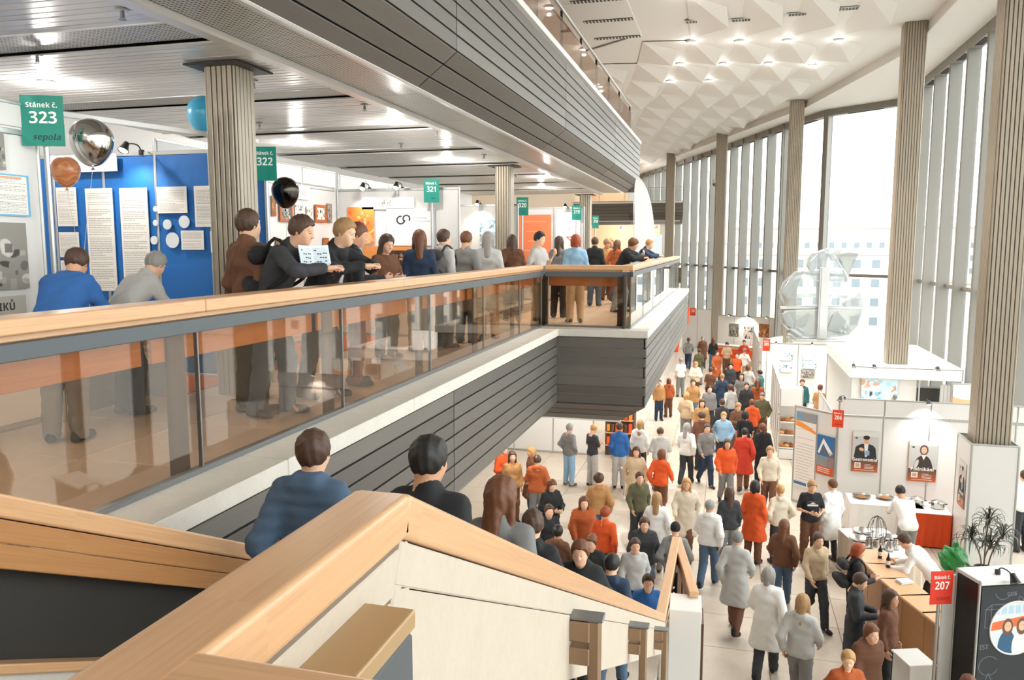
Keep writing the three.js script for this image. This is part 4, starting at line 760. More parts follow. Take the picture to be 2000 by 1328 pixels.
{ const a = [-5.72, -5.7], b = [-5.05, -7.9], t = thing('stand_beam', 'slim white beam bridging the stand post and the blue wall under the ceiling', 'beam', a[0], 2.68, a[1], runTurn(a, b)); part('beam', chamfer(runLen(a, b), 0.05, 0.04, 0.006), white, t, runLen(a, b) / 2, 0, 0); part('end_cap', chamfer(0.05, 0.07, 0.06, 0.006), alu, t, 0, 0, 0); }
// balloons
function balloon(label, x, y, z, r, m, stringTo, lean = 0) {
  const t = thing('balloon', label, 'balloon', x, y, z);
  const pts = []; for (let k = 0; k <= 28; k++) { const a = k / 28 * Math.PI, yy = Math.cos(a); pts.push(new THREE.Vector2(Math.max(0.0001, r * Math.sin(a) * (1 - 0.1 * Math.max(0, -yy))), r * (yy < 0 ? yy * 1.28 : yy))); }
  part('envelope', new THREE.LatheGeometry(pts.reverse(), 36), m, t); part('knot', new THREE.ConeGeometry(0.018, 0.03, 10), m, t, 0, -r * 1.28 - 0.012, 0);
  if (stringTo !== undefined) part('string', tube([[0, -r * 1.3, 0], [lean * 0.5, (stringTo - y - r) / 2, 0.01], [lean, stringTo - y, 0]], 0.0025, 12, 4), M('string', '#cfc9c0', 0.7), t);
}
balloon('shiny silver balloon tied beside the 323 sign', -5.5, 2.47, -5.98, 0.185, M('silver_foil', '#d9d8d4', 0.12, { metalness: 1 }), 0.86, -0.25);
balloon('pale orange marbled balloon half hidden behind the white stand post', -6.35, 2.28, -6.55, 0.135, M('marbled', '#e0aa80', 0.35, { clearcoat: 0.6, map: dataTex(128, 128, (u, v) => { const k = Math.sin((v * 9 + nA(u, v) * 3) * 6.28) * 26; return [232 + k * 0.3, 196 + k, 165 + k]; }) }), 0.86, 0.2);
balloon('dark chrome balloon right of the ribbed column below the 322 sign', -5.0, 2.17, -8.35, 0.16, M('dark_foil', '#4a4540', 0.14, { metalness: 1 }), 0.02, 0);
balloon('sky blue balloon left of the ribbed column under the ceiling', -5.75, 3.02, -7.95, 0.19, M('blue_balloon', '#3aa4cc', 0.3, { clearcoat: 0.6 }), 2.6, 0);
balloon('amber balloon at the left edge above the 323 wall', -5.7, 2.9, -5.02, 0.15, M('amber_balloon', '#cf7a28', 0.25, { clearcoat: 0.7 }), 2.7, 0);
// ceiling fittings over the gallery
{
  const words = ['nearest the camera', 'above the 323 sign', 'left of the ribbed column', 'right of the silver balloon', 'before the 322 sign', 'in front of the theatre partition', 'between the soffit and the theatre partition', 'ahead of the second column', 'near the soffit past the second column', 'farthest along'];
  [[-4.5, -5.28], [-6.35, -6.3], [-5.05, -7.85], [-6.3, -9.7], [-6.67, -10.5], [-4.52, -9.5], [-3.95 - 0.5, -11.9], [-5.6, -13.2], [-4.7, -15.2], [-5.2, -19.5]].forEach(([x, z], i) => {
    const t = thing('sprinkler', 'small ceiling sprinkler head ' + words[i], 'sprinkler', x, 3.315, z); part('rosette', cyl(0.05, 0.055, 0.012, 18), alu, t, 0, -0.004, 0); part('body', cyl(0.014, 0.018, 0.05, 10), steel, t, 0, -0.035, 0); part('deflector', cyl(0.03, 0.03, 0.004, 14), steel, t, 0, -0.075, 0);
    for (const s of [-1, 1]) part('arm', chamfer(0.005, 0.04, 0.008, 0.001), steel, t, s * 0.016, -0.056, 0);
  });
  [[-7.24, -7.28, 'above the silver balloon'], [-4.75, -11.0, 'over the leaning men'], [-7.3, -12.6, 'over the theatre stand'], [-5.7, -15.8, 'before the second column'], [-4.6, -20.3, 'past the second column'], [-5.6, -24.0, 'farthest along'], [-6.5, -3.4, 'at the near left'], [-4.7, -3.0, 'nearest the railing']].forEach(([x, z, w]) => {
    const t = thing('downlight', 'round recessed downlight in the slatted ceiling ' + w, 'lamp', x, 3.32, z); part('trim_ring', new THREE.TorusGeometry(0.085, 0.012, 8, 28).rotateX(Math.PI / 2), alu, t, 0, -0.005, 0); part('lamp_face', cyl(0.075, 0.075, 0.01, 24), glow, t, 0, -0.002, 0);
    pointLamp(x, 3.2, z, 15);
  });
}
{ // beach flag on the gallery
  const t = thing('beach_flag', 'tall white feather flag standing behind the two people at the gallery corner', 'flag', -2.3, 0, -22.4, 0.15);
  const s = new THREE.Shape(); s.moveTo(-0.22, 1.15); s.lineTo(-0.27, 2.6); s.quadraticCurveTo(-0.3, 3.35, -0.2, 3.45); s.quadraticCurveTo(0.2, 3.2, 0.3, 1.9); s.lineTo(0.33, 1.75); s.lineTo(0.05, 1.62); s.lineTo(0.02, 1.1); s.closePath();
  part('sail', new THREE.ExtrudeGeometry(s, { depth: 0.012, bevelEnabled: false, curveSegments: 16 }), M('flag_cloth', '#eef0f1', 0.8), t); part('pole', tube([[-0.24, 0.02, 0], [-0.25, 1.5, 0], [-0.29, 2.8, 0], [-0.18, 3.46, 0]], 0.012, 20, 6), alu, t);
  part('foot', cyl(0.2, 0.24, 0.03, 20), darkMetal, t, -0.24, 0.015, 0);
  const b = thing('roll_up_banner', 'narrow pale blue roll-up banner right of the feather flag', 'banner', -1.98, 0, -22.9, 0.1); part('sheet', posterGeo(0.3, 1.7), M('pale_blue', '#d5e3ec', 0.6), b, 0, 1.0, 0); part('foot', chamfer(0.34, 0.08, 0.16, 0.02), alu, b, 0, 0.05, 0); part('pole', cyl(0.01, 0.01, 1.8, 6), black, b, -0.1, 0.95, -0.03);
}
// ================================================================ GROUND FLOOR STANDS
boothWall('long white stand wall with the two career posters, under a white fascia', [2.66, -20], [5.62, -20], G, 2.5, { fascia: 0.4, n: 3 });
boothWall('white diagonal stand wall with a tall notice and a building poster', [1.74, -20.92], [2.62, -20.02], G, 2.5, { n: 1 });
boothWall('white stand wall continuing right of the tall near column', [5.62, -20], [7.2, -20], G, 2.5, { fascia: 0.4, n: 2 });
boothWall('white side wall of the poster stand running back behind its fascia', [2.7, -20.1], [2.7, -24.4], G, 2.3);
boothWall('pair of white panels with blue and grey photo prints under the red 205 sign', [1.66, -34.5], [4.15, -34.5], G, 2.5, { n: 2 });
boothWall('narrow white side wall beside the walkway leading to the showcase', [1.66, -30.2], [1.64, -25.9], G, 2.2, { n: 4 });
boothWall('white wall under the gallery bump-out behind the standing man', [-9, -24], [-3.9, -24], G, 2.5, { n: 4 });
boothWall('far white stand wall left of the walkway end with the orange sign', [-2.7, -52], [-0.9, -52], G, 2.5, { n: 2 });
boothWall('far white stand wall at the end of the walkway behind the crowd', [-0.5, -47.5], [3.2, -45.6], G, 2.55, { n: 4 });
boothWall('far white stand wall between the walkway and the plastic fish', [1.3, -41.6], [1.4, -36.2], G, 2.3, { n: 4 });
boothWall('far white stand wall just right of the distant columns', [3.0, -41.2], [1.6, -38.2], G, 2.2, { n: 3 });
{
  // canopy stand around the second column
  const t = thing('canopy_stand', 'white stand with a broad flat canopy roof pierced by the tall column', 'booth', 5.5, G, -30);
  part('roof', chamfer(3.2, 0.04, 6.4, 0.01), white, t, -0.05, 2.7, 0);
  part('fascia', chamfer(3.2, 0.36, 0.04, 0.005), white, t, -0.05, 2.53, 3.18); part('fascia', chamfer(0.04, 0.36, 6.4, 0.005), white, t, -1.66, 2.53, 0); part('fascia', chamfer(0.04, 0.36, 6.4, 0.005), white, t, 1.53, 2.53, 0);
  for (const [x, z] of [[-1.62, 3.15], [1.5, 3.15], [-1.62, -3.15], [1.5, -3.15], [0.35, 3.15]]) part('post', cyl(0.025, 0.025, 2.7, 8), alu, t, x, 1.35, z);
  part('front_wall', chamfer(1.9, 2.3, 0.03, 0.004), white, t, -0.65, 1.18, 3.0); part('back_wall', chamfer(3.1, 2.3, 0.03, 0.004), white, t, -0.05, 1.18, -3.1);
  part('screen_frame', chamfer(0.72, 0.62, 0.05, 0.008), alu, t, 0.73, 1.75, 2.6); part('screen', chamfer(0.66, 0.54, 0.03, 0.004), M('dark_screen', '#3e3d3b', 0.2), t, 0.73, 1.75, 2.63);
  for (let k = 0; k < 5; k++) part('curtain_fold', rbox(0.1, 2.2, 0.08, 0.03, 2, 'y'), white, t, 1.05 + k * 0.1, 1.1, 2.9);
  part('low_wall', chamfer(1.1, 1.4, 0.03, 0.004), white, t, 0.95, 0.7, 2.55);
  poster('map_poster', 'pale blue map poster with photo snippets on the canopy stand', 'poster', texMat('map', blobTex(1234, ['#c6dfe8', '#a9ccd8', '#d8e8ec', '#d9c9a8', '#3c4448', '#e08a58', '#7fb4cc'], 256, 192, 40)), 1.05, 0.8, 4.72, -2.9, -26.9);
  const p = thing('exhibit_panel', 'small white exhibit board with an orange wave at the right of the canopy stand', 'display', 7.0, G, -26.2); part('sheet', posterGeo(0.72, 1.2), texMat('wave', canvasTex(128, 200, (g, w, h) => { g.fillStyle = '#eee6dc'; g.fillRect(0, 0, w, h); g.fillStyle = '#f0b080'; g.beginPath(); g.moveTo(0, 60); g.quadraticCurveTo(64, 90, 128, 56); g.lineTo(128, 96); g.quadraticCurveTo(64, 110, 0, 96); g.fill(); g.fillStyle = '#6a6d70'; for (let k = 0; k < 9; k++) g.fillRect(8 + k * 13, 150 - (k * 37 % 20), 8, 50); })), p, 0, 1.75, 0); part('frame', chamfer(0.8, 2.4, 0.03, 0.006), alu, p, 0, 1.2, -0.03);
}
function casing(label, x, z, w, d, h) { const t = thing('column_casing', label, 'casing', x, G, z); for (const [sx, sz] of [[0, 1], [0, -1]]) part('panel', chamfer(w - 0.04, h - 0.05, 0.02, 0.003), white, t, 0, h / 2, sz * d / 2); for (const s of [-1, 1]) part('panel', chamfer(0.02, h - 0.05, d - 0.04, 0.003), white, t, s * w / 2, h / 2, 0); for (const i of [-1, 1]) for (const j of [-1, 1]) part('post', chamfer(0.04, h, 0.04, 0.008, 'y'), alu, t, i * w / 2, h / 2, j * d / 2); for (const j of [-1, 1]) { part('rail', chamfer(w, 0.035, 0.035, 0.004), alu, t, 0, h - 0.02, j * d / 2); part('rail', chamfer(0.035, 0.035, d, 0.004), alu, t, j * w / 2, h - 0.02, 0); } return t; }
casing('white panelled casing round the foot of the tall near column', 5.24, -17.9, 0.84, 0.98, 2.56);
casing('white panelled casing round the foot of the column in the canopy stand', 5.32, -27.75, 0.86, 0.9, 2.55);
// posters of the career stand
const career = (name, title, drawMan) => texMat(name, canvasTex(300, 480, (g, w, h) => {
  g.fillStyle = '#bfbfbc'; g.fillRect(0, 0, w, h); g.fillStyle = '#d4d3cf'; g.fillRect(0, 0, w, 60); g.fillStyle = '#d98a4c'; g.fillRect(0, 0, 4, h); g.fillStyle = '#3a3836'; g.beginPath(); g.arc(46, 76, 16, 0, 7); g.fill(); g.fillStyle = '#d9d7d2'; g.fillRect(30, 64, 34, 8);
  drawMan(g, w, h);
  const gr = g.createLinearGradient(0, 330, 0, h); gr.addColorStop(0, '#54423a'); gr.addColorStop(1, '#c4602a'); g.fillStyle = gr; g.fillRect(0, 330, w, h - 330);
  g.fillStyle = '#f2efea'; g.font = 'bold 52px sans-serif'; g.textAlign = 'center'; g.fillText(title, w / 2, 352, w - 16); g.fillRect(36, 372, 70, 64); g.fillStyle = '#c9a184'; g.fillRect(46, 382, 50, 44);
  g.fillStyle = '#e8ddd4'; [388, 404, 420, 434].forEach((y, i) => g.fillRect(150, y, 70 + (i * 37 % 40), 5)); g.fillRect(40, 456, 220, 5);
}));
const man = (g) => { g.fillStyle = '#2b2a2c'; g.beginPath(); g.moveTo(20, 330); g.lineTo(40, 190); g.quadraticCurveTo(90, 140, 150, 150); g.quadraticCurveTo(240, 140, 268, 200); g.lineTo(284, 330); g.fill(); g.fillStyle = '#e6e2dc'; g.beginPath(); g.moveTo(135, 150); g.lineTo(185, 150); g.lineTo(172, 300); g.lineTo(150, 300); g.fill(); g.fillStyle = '#d8a888'; g.beginPath(); g.ellipse(160, 104, 34, 44, 0, 0, 7); g.fill(); g.fillStyle = '#2e221b'; g.beginPath(); g.ellipse(160, 72, 38, 24, 0, 0, 7); g.fill(); g.fillStyle = '#d8a888'; g.beginPath(); g.ellipse(108, 214, 30, 20, 0.4, 0, 7); g.fill(); g.fillStyle = '#7fa8cc'; g.fillRect(150, 226, 50, 56); g.fillStyle = '#3a2a22'; g.fillRect(142, 96, 11, 5); g.fillRect(167, 96, 11, 5); g.fillRect(157, 102, 5, 14); g.fillStyle = '#a8604f'; g.fillRect(148, 126, 24, 5); };
const woman = (g) => { g.fillStyle = '#38302c'; g.beginPath(); g.moveTo(50, 330); g.quadraticCurveTo(70, 190, 150, 170); g.quadraticCurveTo(240, 170, 262, 330); g.fill(); g.fillStyle = '#5d4636'; g.beginPath(); g.ellipse(160, 110, 46, 60, 0, 0, 7); g.fill(); g.fillStyle = '#dcb196'; g.beginPath(); g.ellipse(160, 112, 30, 42, 0, 0, 7); g.fill(); g.fillStyle = '#e2ddd8'; g.beginPath(); g.moveTo(136, 168); g.lineTo(186, 168); g.lineTo(160, 230); g.fill(); g.fillStyle = '#c8c4c0'; g.beginPath(); g.ellipse(84, 280, 20, 60, 0.3, 0, 7); g.fill(); g.fillStyle = '#3a2a22'; g.fillRect(142, 104, 11, 5); g.fillRect(167, 104, 11, 5); g.fillStyle = '#b0705f'; g.fillRect(148, 132, 24, 5); };
poster('career_poster', 'upright poster titled Gastronomie with a dark suited man holding a cup', 'poster', career('gastro', 'Gastronomie', man), 0.58, 0.98, 3.27, -3.32, -19.985);
poster('career_poster', 'upright poster titled Podnikání with a woman in a dark jacket', 'poster', career('podnik', 'Podnikání', woman), 0.6, 0.98, 4.52, -3.46, -19.985);
{
  const dx = 0.88, dz = 0.9, turn = runTurn([1.74, -20.92], [2.62, -20.02]), put = (name, label, m, w, h, f, y) => poster(name, label, 'poster', m, w, h, 1.74 + dx * f - 0.012, G + y, -20.92 + dz * f + 0.012, turn);
  put('notice', 'tall white notice with an orange wave at its head on the diagonal wall', texMat('notice', linesTex(4321, { h: 560, step: 22, gap: 0.3, extra: (g, w) => { g.fillStyle = '#8f9496'; g.fillRect(0, 0, w, 70); g.fillStyle = '#f0963c'; g.beginPath(); g.moveTo(0, 70); g.quadraticCurveTo(90, 80, w, 130); g.lineTo(w, 150); g.quadraticCurveTo(90, 120, 0, 110); g.fill(); g.fillStyle = '#5fa0c8'; g.fillRect(10, 20, 50, 26); g.fillStyle = '#3c6ea0'; g.fillRect(0, 530, 120, 22); } })), 0.62, 1.9, 0.3, 1.42);
  put('building_poster', 'photo poster of a white modern building against blue sky on the diagonal wall', texMat('building', canvasTex(192, 288, (g, w, h) => { g.fillStyle = '#2f6ca6'; g.fillRect(0, 0, w, h); g.fillStyle = '#8a8f94'; g.fillRect(0, 150, w, 140); g.fillStyle = '#efeeea'; g.beginPath(); g.moveTo(10, 130); g.lineTo(70, 20); g.lineTo(180, 120); g.lineTo(150, 140); g.lineTo(70, 60); g.lineTo(30, 140); g.fill(); g.fillStyle = '#5a6670'; g.beginPath(); g.moveTo(40, 130); g.lineTo(72, 70); g.lineTo(140, 134); g.fill(); g.fillStyle = '#9a5a34'; for (let k = 0; k < 60; k++) { g.globalAlpha = 0.8; g.fillRect(120 + (k * 37 % 72), 110 + (k * 53 % 120), 8, 8); } g.globalAlpha = 1; g.fillStyle = '#c8562c'; g.fillRect(0, 225, w, 63); g.fillStyle = '#efd9c8'; [236, 250, 264].forEach((y) => g.fillRect(12, y, 140, 6)); })), 0.5, 0.98, 0.78, 1.42);
}
poster('side_poster', 'narrow orange poster on the left face of the near column casing', 'poster', career('side', 'Obchod', man), 0.5, 0.95, 4.80, -3.35, -17.85, -Math.PI / 2);
// prints on the 205 panels and far stands
[[2.42, -3.0, photoBlue[0], 'upper print on the left panel below the 205 sign'], [2.42, -3.5, photoBlue[1], 'lower print on the left panel below the 205 sign'], [3.3, -2.95, photoBlue[1], 'top print on the right panel of the 205 stand'], [3.35, -3.32, photoBlue[0], 'middle print on the right panel of the 205 stand'], [3.3, -3.7, photoBW[0], 'bottom print on the right panel of the 205 stand']].forEach(([x, y, m, w]) => poster('photo_print', 'blue grey ' + w, 'photograph', m, 0.52, 0.34, x, y, -34.48));
[[0.4, -3.2, photoBW[1], 'left'], [1.2, -3.25, photoColor[0], 'middle'], [2.0, -3.1, photoWarm[1], 'right']].forEach(([x, y, m, w]) => poster('photo_print', w + ' of three colourful prints on the far stand wall at the walkway end', 'photograph', m, 0.6, 0.75, x, y, -47.02 + (x + 0.5) * 0.51 + 0.06, runTurn([-0.5, -47.5], [3.2, -45.6])));
numberSign('red stand sign reading 206 on the corner of the poster stand', '206', 'obory', 2.62, G + 2.42, -19.88, -0.15, RED2, 0.25, 0.42);
numberSign('red stand sign reading 205 at the edge of the walkway', '205', 'obory', 1.62, G + 2.42, -34.3, -0.1, RED2, 0.3, 0.5);
numberSign('orange red stand sign farthest away at the end of the walkway', '203', 'obory', -2.1, G + 2.35, -51.6, 0.1, RED2, 0.34, 0.5);
numberSign('bright red stand sign reading 207 on a pole before the black chalkboard stand', '207', 'obory', 2.66, G + 2.28, -10.5, 0.34, RED, 0.285, 0.43, G);
{
  // showcase with shelves of food beside the walkway
  const t = thing('showcase', 'tall white showcase with shelves of pastry at the corner of the walkway', 'showcase', 1.97, G, -25.3);
  part('cabinet_top', chamfer(0.66, 0.55, 0.5, 0.01), white, t, 0, 1.93, 0); part('back_panel', chamfer(0.64, 1.7, 0.02, 0.003), white, t, 0, 0.85, -0.22);
  for (const s of [-1, 1]) { part('side_post', chamfer(0.03, 2.2, 0.03, 0.004, 'y'), alu, t, s * 0.32, 1.1, 0.24); part('side_panel', new THREE.BoxGeometry(0.008, 1.6, 0.46), glassClear, t, s * 0.32, 0.9, 0); }
  for (const y of [0.35, 0.75, 1.15]) part('shelf', chamfer(0.62, 0.025, 0.46, 0.004), white, t, 0, y, 0);
  part('base', chamfer(0.64, 0.3, 0.48, 0.008), white, t, 0, 0.16, 0);
  const bun = nets(union([cap([-0.05, 0.02, 0], [0.05, 0.02, 0], 0.045), cap([0, 0.03, 0.02], [0, 0.03, -0.02], 0.05)], 0.03), [-0.12, -0.04, -0.1], [0.12, 0.1, 0.1], 0.018), crust = [M('crust_0', '#b8743a', 0.6), M('crust_1', '#d6a066', 0.6), M('crust_2', '#8c4f26', 0.6)];
  for (const [yi, y] of [0.3625, 0.7625, 1.1625].entries()) for (let k = 0; k < 8; k++) { const o = shade(new THREE.Mesh(bun, crust[(k + yi) % 3])); o.name = numbered('bread_roll'); o.position.set(1.97 - 0.24 + (k % 4) * 0.155, G + y + 0.025, -25.3 + (k < 4 ? 0.1 : -0.08)); o.userData = { label: ['leftmost', 'second', 'third', 'rightmost'][k % 4] + ' brown bread roll, ' + (k < 4 ? 'front' : 'back') + ' row, ' + ['lowest', 'middle', 'top'][yi] + ' shelf of the white showcase', category: 'bread roll', group: 'bread rolls on the ' + ['lowest', 'middle', 'top'][yi] + ' showcase shelf' }; scene.add(o); }
}
{
  // chalkboard stand 207
  const t = thing('chalkboard_stand', 'black chalkboard stand printed with doodles and a round photo, lower right corner', 'booth', 3.03, G, -10.25, 0.39);
  const board = texMat('chalkboard', canvasTex(640, 1000, (g, w, h) => {
    g.fillStyle = '#23262b'; g.fillRect(0, 0, w, h); g.strokeStyle = '#6a7076'; g.fillStyle = '#7b8187'; g.lineWidth = 3;
    const box = (x, y, s) => { g.strokeRect(x, y, s, s); g.strokeRect(x + s * 0.3, y - s * 0.25, s, s); for (const [a, b] of [[0, 0], [1, 0], [1, 1]]) { g.beginPath(); g.moveTo(x + a * s, y + b * s); g.lineTo(x + a * s + s * 0.3, y + b * s - s * 0.25); g.stroke(); } };
    box(26, 120, 96); for (let k = 0; k < 9; k++) { g.beginPath(); g.ellipse(220 + Math.cos(k * 0.7) * 34, 110 + Math.sin(k * 0.7) * 34, 22, 10, k * 0.7, 0, 7); g.stroke(); } g.beginPath(); g.arc(220, 110, 14, 0, 7); g.stroke();
    g.font = '34px sans-serif'; g.fillText('cos', 128, 52); g.fillText('+', 300, 84); g.fillText('IST', 6, 330); g.beginPath(); g.arc(60, 420, 50, 0.4, 5.6); g.stroke(); g.beginPath(); g.moveTo(60, 460); g.lineTo(40, 520); g.lineTo(90, 520); g.closePath(); g.stroke();
    for (let k = 0; k < 5; k++) { g.beginPath(); g.moveTo(20 + k * 26, 620); g.lineTo(70 + k * 26, 760); g.stroke(); } g.beginPath(); g.arc(160, 860, 60, 0, 7); g.stroke(); g.beginPath(); g.arc(420, 760, 80, 0, 4); g.stroke(); box(460, 840, 80); g.beginPath(); g.arc(110, 30, 40, 0.2, 3); g.stroke();
  }), 0.55);
  part('front_board', chamfer(1.7, 2.44, 0.02, 0.002), M('board_edge', '#1b1c1f', 0.5), t, 0.86, 1.22, -0.02);
  part('chalk_print', posterGeo(1.66, 2.4), board, t, 0.86, 1.22, -0.004);
  part('side_board', chamfer(0.02, 2.44, 0.36, 0.003), M('black_board', '#0d0d0e', 0.5), t, 0.0, 1.22, -0.2);
  part('edge_trim', chamfer(0.025, 2.5, 0.025, 0.004, 'y'), alu, t, 0.0, 1.25, -0.005); part('edge_trim', chamfer(0.03, 2.5, 0.03, 0.004, 'y'), alu, t, 0.0, 1.25, -0.4);
  part('top_slab', chamfer(1.74, 0.05, 0.44, 0.006), white, t, 0.86, 2.475, -0.19); part('back_board', chamfer(1.7, 2.44, 0.02, 0.002), white, t, 0.86, 1.22, -0.39);
  part('photo_ring', new THREE.TorusGeometry(0.335, 0.012, 8, 48), white, t, 0.5, 1.88, 0.004);
  part('round_photo', new THREE.CircleGeometry(0.335, 48), texMat('friends', canvasTex(320, 320, (g, w, h) => { g.fillStyle = '#cfd6d8'; g.fillRect(0, 0, w, h); g.fillStyle = '#a9c4d4'; for (let k = 0; k < 7; k++) g.fillRect(20 + k * 44, 20, 34, 50); g.fillStyle = '#e06a3a'; g.beginPath(); g.moveTo(0, 120); g.lineTo(320, 70); g.lineTo(320, 130); g.lineTo(0, 170); g.fill(); g.fillStyle = '#2f4a66'; g.fillRect(230, 120, 90, 60); for (const [x, c, j] of [[110, '#2c5878', '#5fa8c0'], [200, '#e6e3dc', '#e6e3dc']]) { g.fillStyle = c; g.beginPath(); g.ellipse(x, 270, 56, 100, 0, 0, 7); g.fill(); g.fillStyle = '#6a4a34'; g.beginPath(); g.ellipse(x, 150, 34, 52, 0, 0, 7); g.fill(); g.fillStyle = '#dcb094'; g.beginPath(); g.ellipse(x + 2, 148, 22, 30, 0, 0, 7); g.fill(); g.fillStyle = '#4a3226'; g.fillRect(x - 8, 142, 5, 3); g.fillRect(x + 8, 142, 5, 3); } })), t, 0.5, 1.88, 0.007);
  const p = thing('booth_wall', 'narrow white end panel between the red 207 sign and the chalkboard stand', 'booth wall', 2.79, G, -10.62, 0.34); part('wall_panel', chamfer(0.16, 2.4, 0.03, 0.004), white, p, 0, 1.2, 0);
  clipSpot('black clip spotlight on the white top of the chalkboard stand', 3.3, G + 2.54, -10.5, 0.39);
}
// spotlights on stand tops
clipSpot('black clip spotlight above the Podnikání poster', 4.52, G + 2.9, -19.98, 0, true); spotLamp(4.52, G + 2.84, -19.7, 4.5, G + 1.9, -20, 16, 0.9);
clipSpot('black clip spotlight at the left end of the poster stand fascia', 2.75, G + 2.9, -19.98, -0.5, false);
[[3.9, -26.85, 'left front corner of the canopy roof'], [4.5, -26.85, 'canopy roof over the map poster'], [6.3, -26.85, 'canopy roof over the dark screen']].forEach(([x, z, w]) => clipSpot('small black clip spotlight on the ' + w, x, G + 2.74, z, 0));
[[2.0, 'left panel'], [3.4, 'right panel']].forEach(([x, w]) => { clipSpot('clip spotlight over the ' + w + ' of the 205 stand', x, G + 2.5, -34.48, 0, true); spotLamp(x, G + 2.46, -34.2, x, G + 1.6, -34.5, 14, 0.9); });
[[0.2, -47.1], [1.2, -46.6], [2.2, -46.1]].forEach(([x, z], i) => { clipSpot('far clip spotlight over the walkway end wall, ' + ['left', 'middle', 'right'][i] + ' of three', x, G + 2.56, z, -0.4, true); });
spotLamp(1.1, G + 2.5, -46.1, 1.0, G + 1.2, -46.9, 24, 1.1);

// ---------------------------------------------------------------- tables and food
function clothTable(label, x, z, w, d, h, turn, m, skirt) {
  const t = thing('table', label, 'table', x, G, z, turn); part('table_top', chamfer(w, 0.03, d, 0.008), white, t, 0, h - 0.015, 0);
  const pts = [], n = 120, per = 2 * (w + d); const f = (s) => { s = ((s % per) + per) % per; if (s < w) return [s - w / 2, d / 2]; if (s < w + d) return [w / 2, d / 2 - (s - w)]; if (s < 2 * w + d) return [w / 2 - (s - w - d), -d / 2]; return [-w / 2, -d / 2 + (s - 2 * w - d)]; };
  const pos = [], idx = []; for (let k = 0; k <= n; k++) { const [a, b] = f(k / n * per), q = 1 + 0.02 * Math.sin(k * 1.1) + 0.012 * Math.sin(k * 2.7); pos.push(a * 1.005, h - 0.005, b * 1.005, a * q * 1.02, h * 0.5, b * q * 1.02, a * (q * 1.03), 0.03, b * (q * 1.03)); }
  for (let k = 0; k < n; k++) for (const r of [0, 1]) { const i = k * 3 + r, j = i + 3; idx.push(i, i + 1, j, j, i + 1, j + 1); }
  const g = new THREE.BufferGeometry(); g.setAttribute('position', new THREE.Float32BufferAttribute(pos, 3)); g.setIndex(idx); g.computeVertexNormals(); const uv = new Float32Array(pos.length / 3 * 2); g.setAttribute('uv', new THREE.BufferAttribute(uv, 2));
  const c = part('skirt', g, skirt, t); c.material = skirt; part('cloth', chamfer(w + 0.01, 0.008, d + 0.01, 0.003), m, t, 0, h + 0.003, 0);
  for (const i of [-1, 1]) for (const j of [-1, 1]) part('leg', cyl(0.02, 0.02, h - 0.03, 8), alu, t, i * (w / 2 - 0.1), (h - 0.03) / 2, j * (d / 2 - 0.1));
  return t;
}
const whiteCloth = M('white_cloth', '#ebe8e3', 0.85), orangeCloth = M('orange_cloth', '#e2501e', 0.8), beigeCloth = M('beige_cloth', '#c9b9a4', 0.85);
clothTable('white topped serving table under the two career posters', 3.55, -19.0, 1.5, 0.8, 0.76, 0, whiteCloth, whiteCloth);
clothTable('serving table with orange draped skirt beside the near column casing', 4.42, -18.75, 0.72, 0.9, 0.76, 0, whiteCloth, orangeCloth);
clothTable('beige skirted display table crowded with metal tableware', 2.95, -16.1, 0.95, 1.5, 0.8, 0.25, whiteCloth, beigeCloth);
{
  // curved bar
  const pts = [[2.45, -14.95], [2.52, -14.3], [2.64, -13.7], [2.82, -13.1], [3.02, -12.55], [3.2, -12.05]], t = thing('bar_counter', 'curved wooden bar counter in front of the white shirted servers', 'counter', 2.8, G, -13.5);
  for (let k = 0; k + 1 < pts.length; k++) { const a = pts[k], b = pts[k + 1], L = runLen(a, b), th = runTurn(a, b), mx = (a[0] + b[0]) / 2 - 2.8, mz = (a[1] + b[1]) / 2 + 13.5; part('front_panel', chamfer(L - 0.01, 1.0, 0.04, 0.008), woodOrange, t, mx, 0.5, mz, 0, th); part('top_board', chamfer(L + 0.06, 0.045, 0.5, 0.01), wood, t, mx + 0.16, 1.025, mz - 0.04, 0, th); part('foot_rail', cyl(0.02, 0.02, L, 8), steel, t, mx - 0.1, 0.2, mz, 0, th, Math.PI / 2); }
  const w = thing('counter', 'small white counter block at the end of the bar by the red 207 sign', 'counter', 2.55, G, -11.1, 0.35); part('body', chamfer(0.34, 1.0, 0.4, 0.008), white, w, 0, 0.5, 0); part('top', chamfer(0.38, 0.03, 0.44, 0.006), white, w, 0, 1.015, 0);
}
const lathe = (pts, n = 20) => new THREE.LatheGeometry(pts.map((q) => new THREE.Vector2(...q)), n);
const chrome = M('chrome', '#c9c8c4', 0.18, { metalness: 1 }), jugG = lathe([[0, 0], [0.06, 0], [0.07, 0.04], [0.062, 0.14], [0.05, 0.2], [0.058, 0.22], [0.054, 0.22], [0.046, 0.2], [0.058, 0.14], [0.066, 0.04], [0.056, 0.006], [0, 0.006]]), dishG = lathe([[0, 0], [0.12, 0], [0.19, 0.05], [0.2, 0.055], [0.186, 0.05], [0.118, 0.008], [0, 0.008]], 28), potG = lathe([[0, 0], [0.13, 0], [0.14, 0.02], [0.14, 0.13], [0.146, 0.135], [0.14, 0.14], [0.08, 0.17], [0.012, 0.18], [0.012, 0.2], [0, 0.203]], 28);
function jug(label, x, y, z, group, k = 1) { const t = thing('metal_jug', label, 'jug', x, y, z, x * 9 % 6, group); t.scale.setScalar(k); part('body', jugG, chrome, t); part('handle', tube([[0.055, 0.19, 0], [0.12, 0.17, 0], [0.12, 0.08, 0], [0.066, 0.05, 0]], 0.008, 12, 6), chrome, t); return t; }
const TY = G + 0.808, TY2 = G + 0.768;
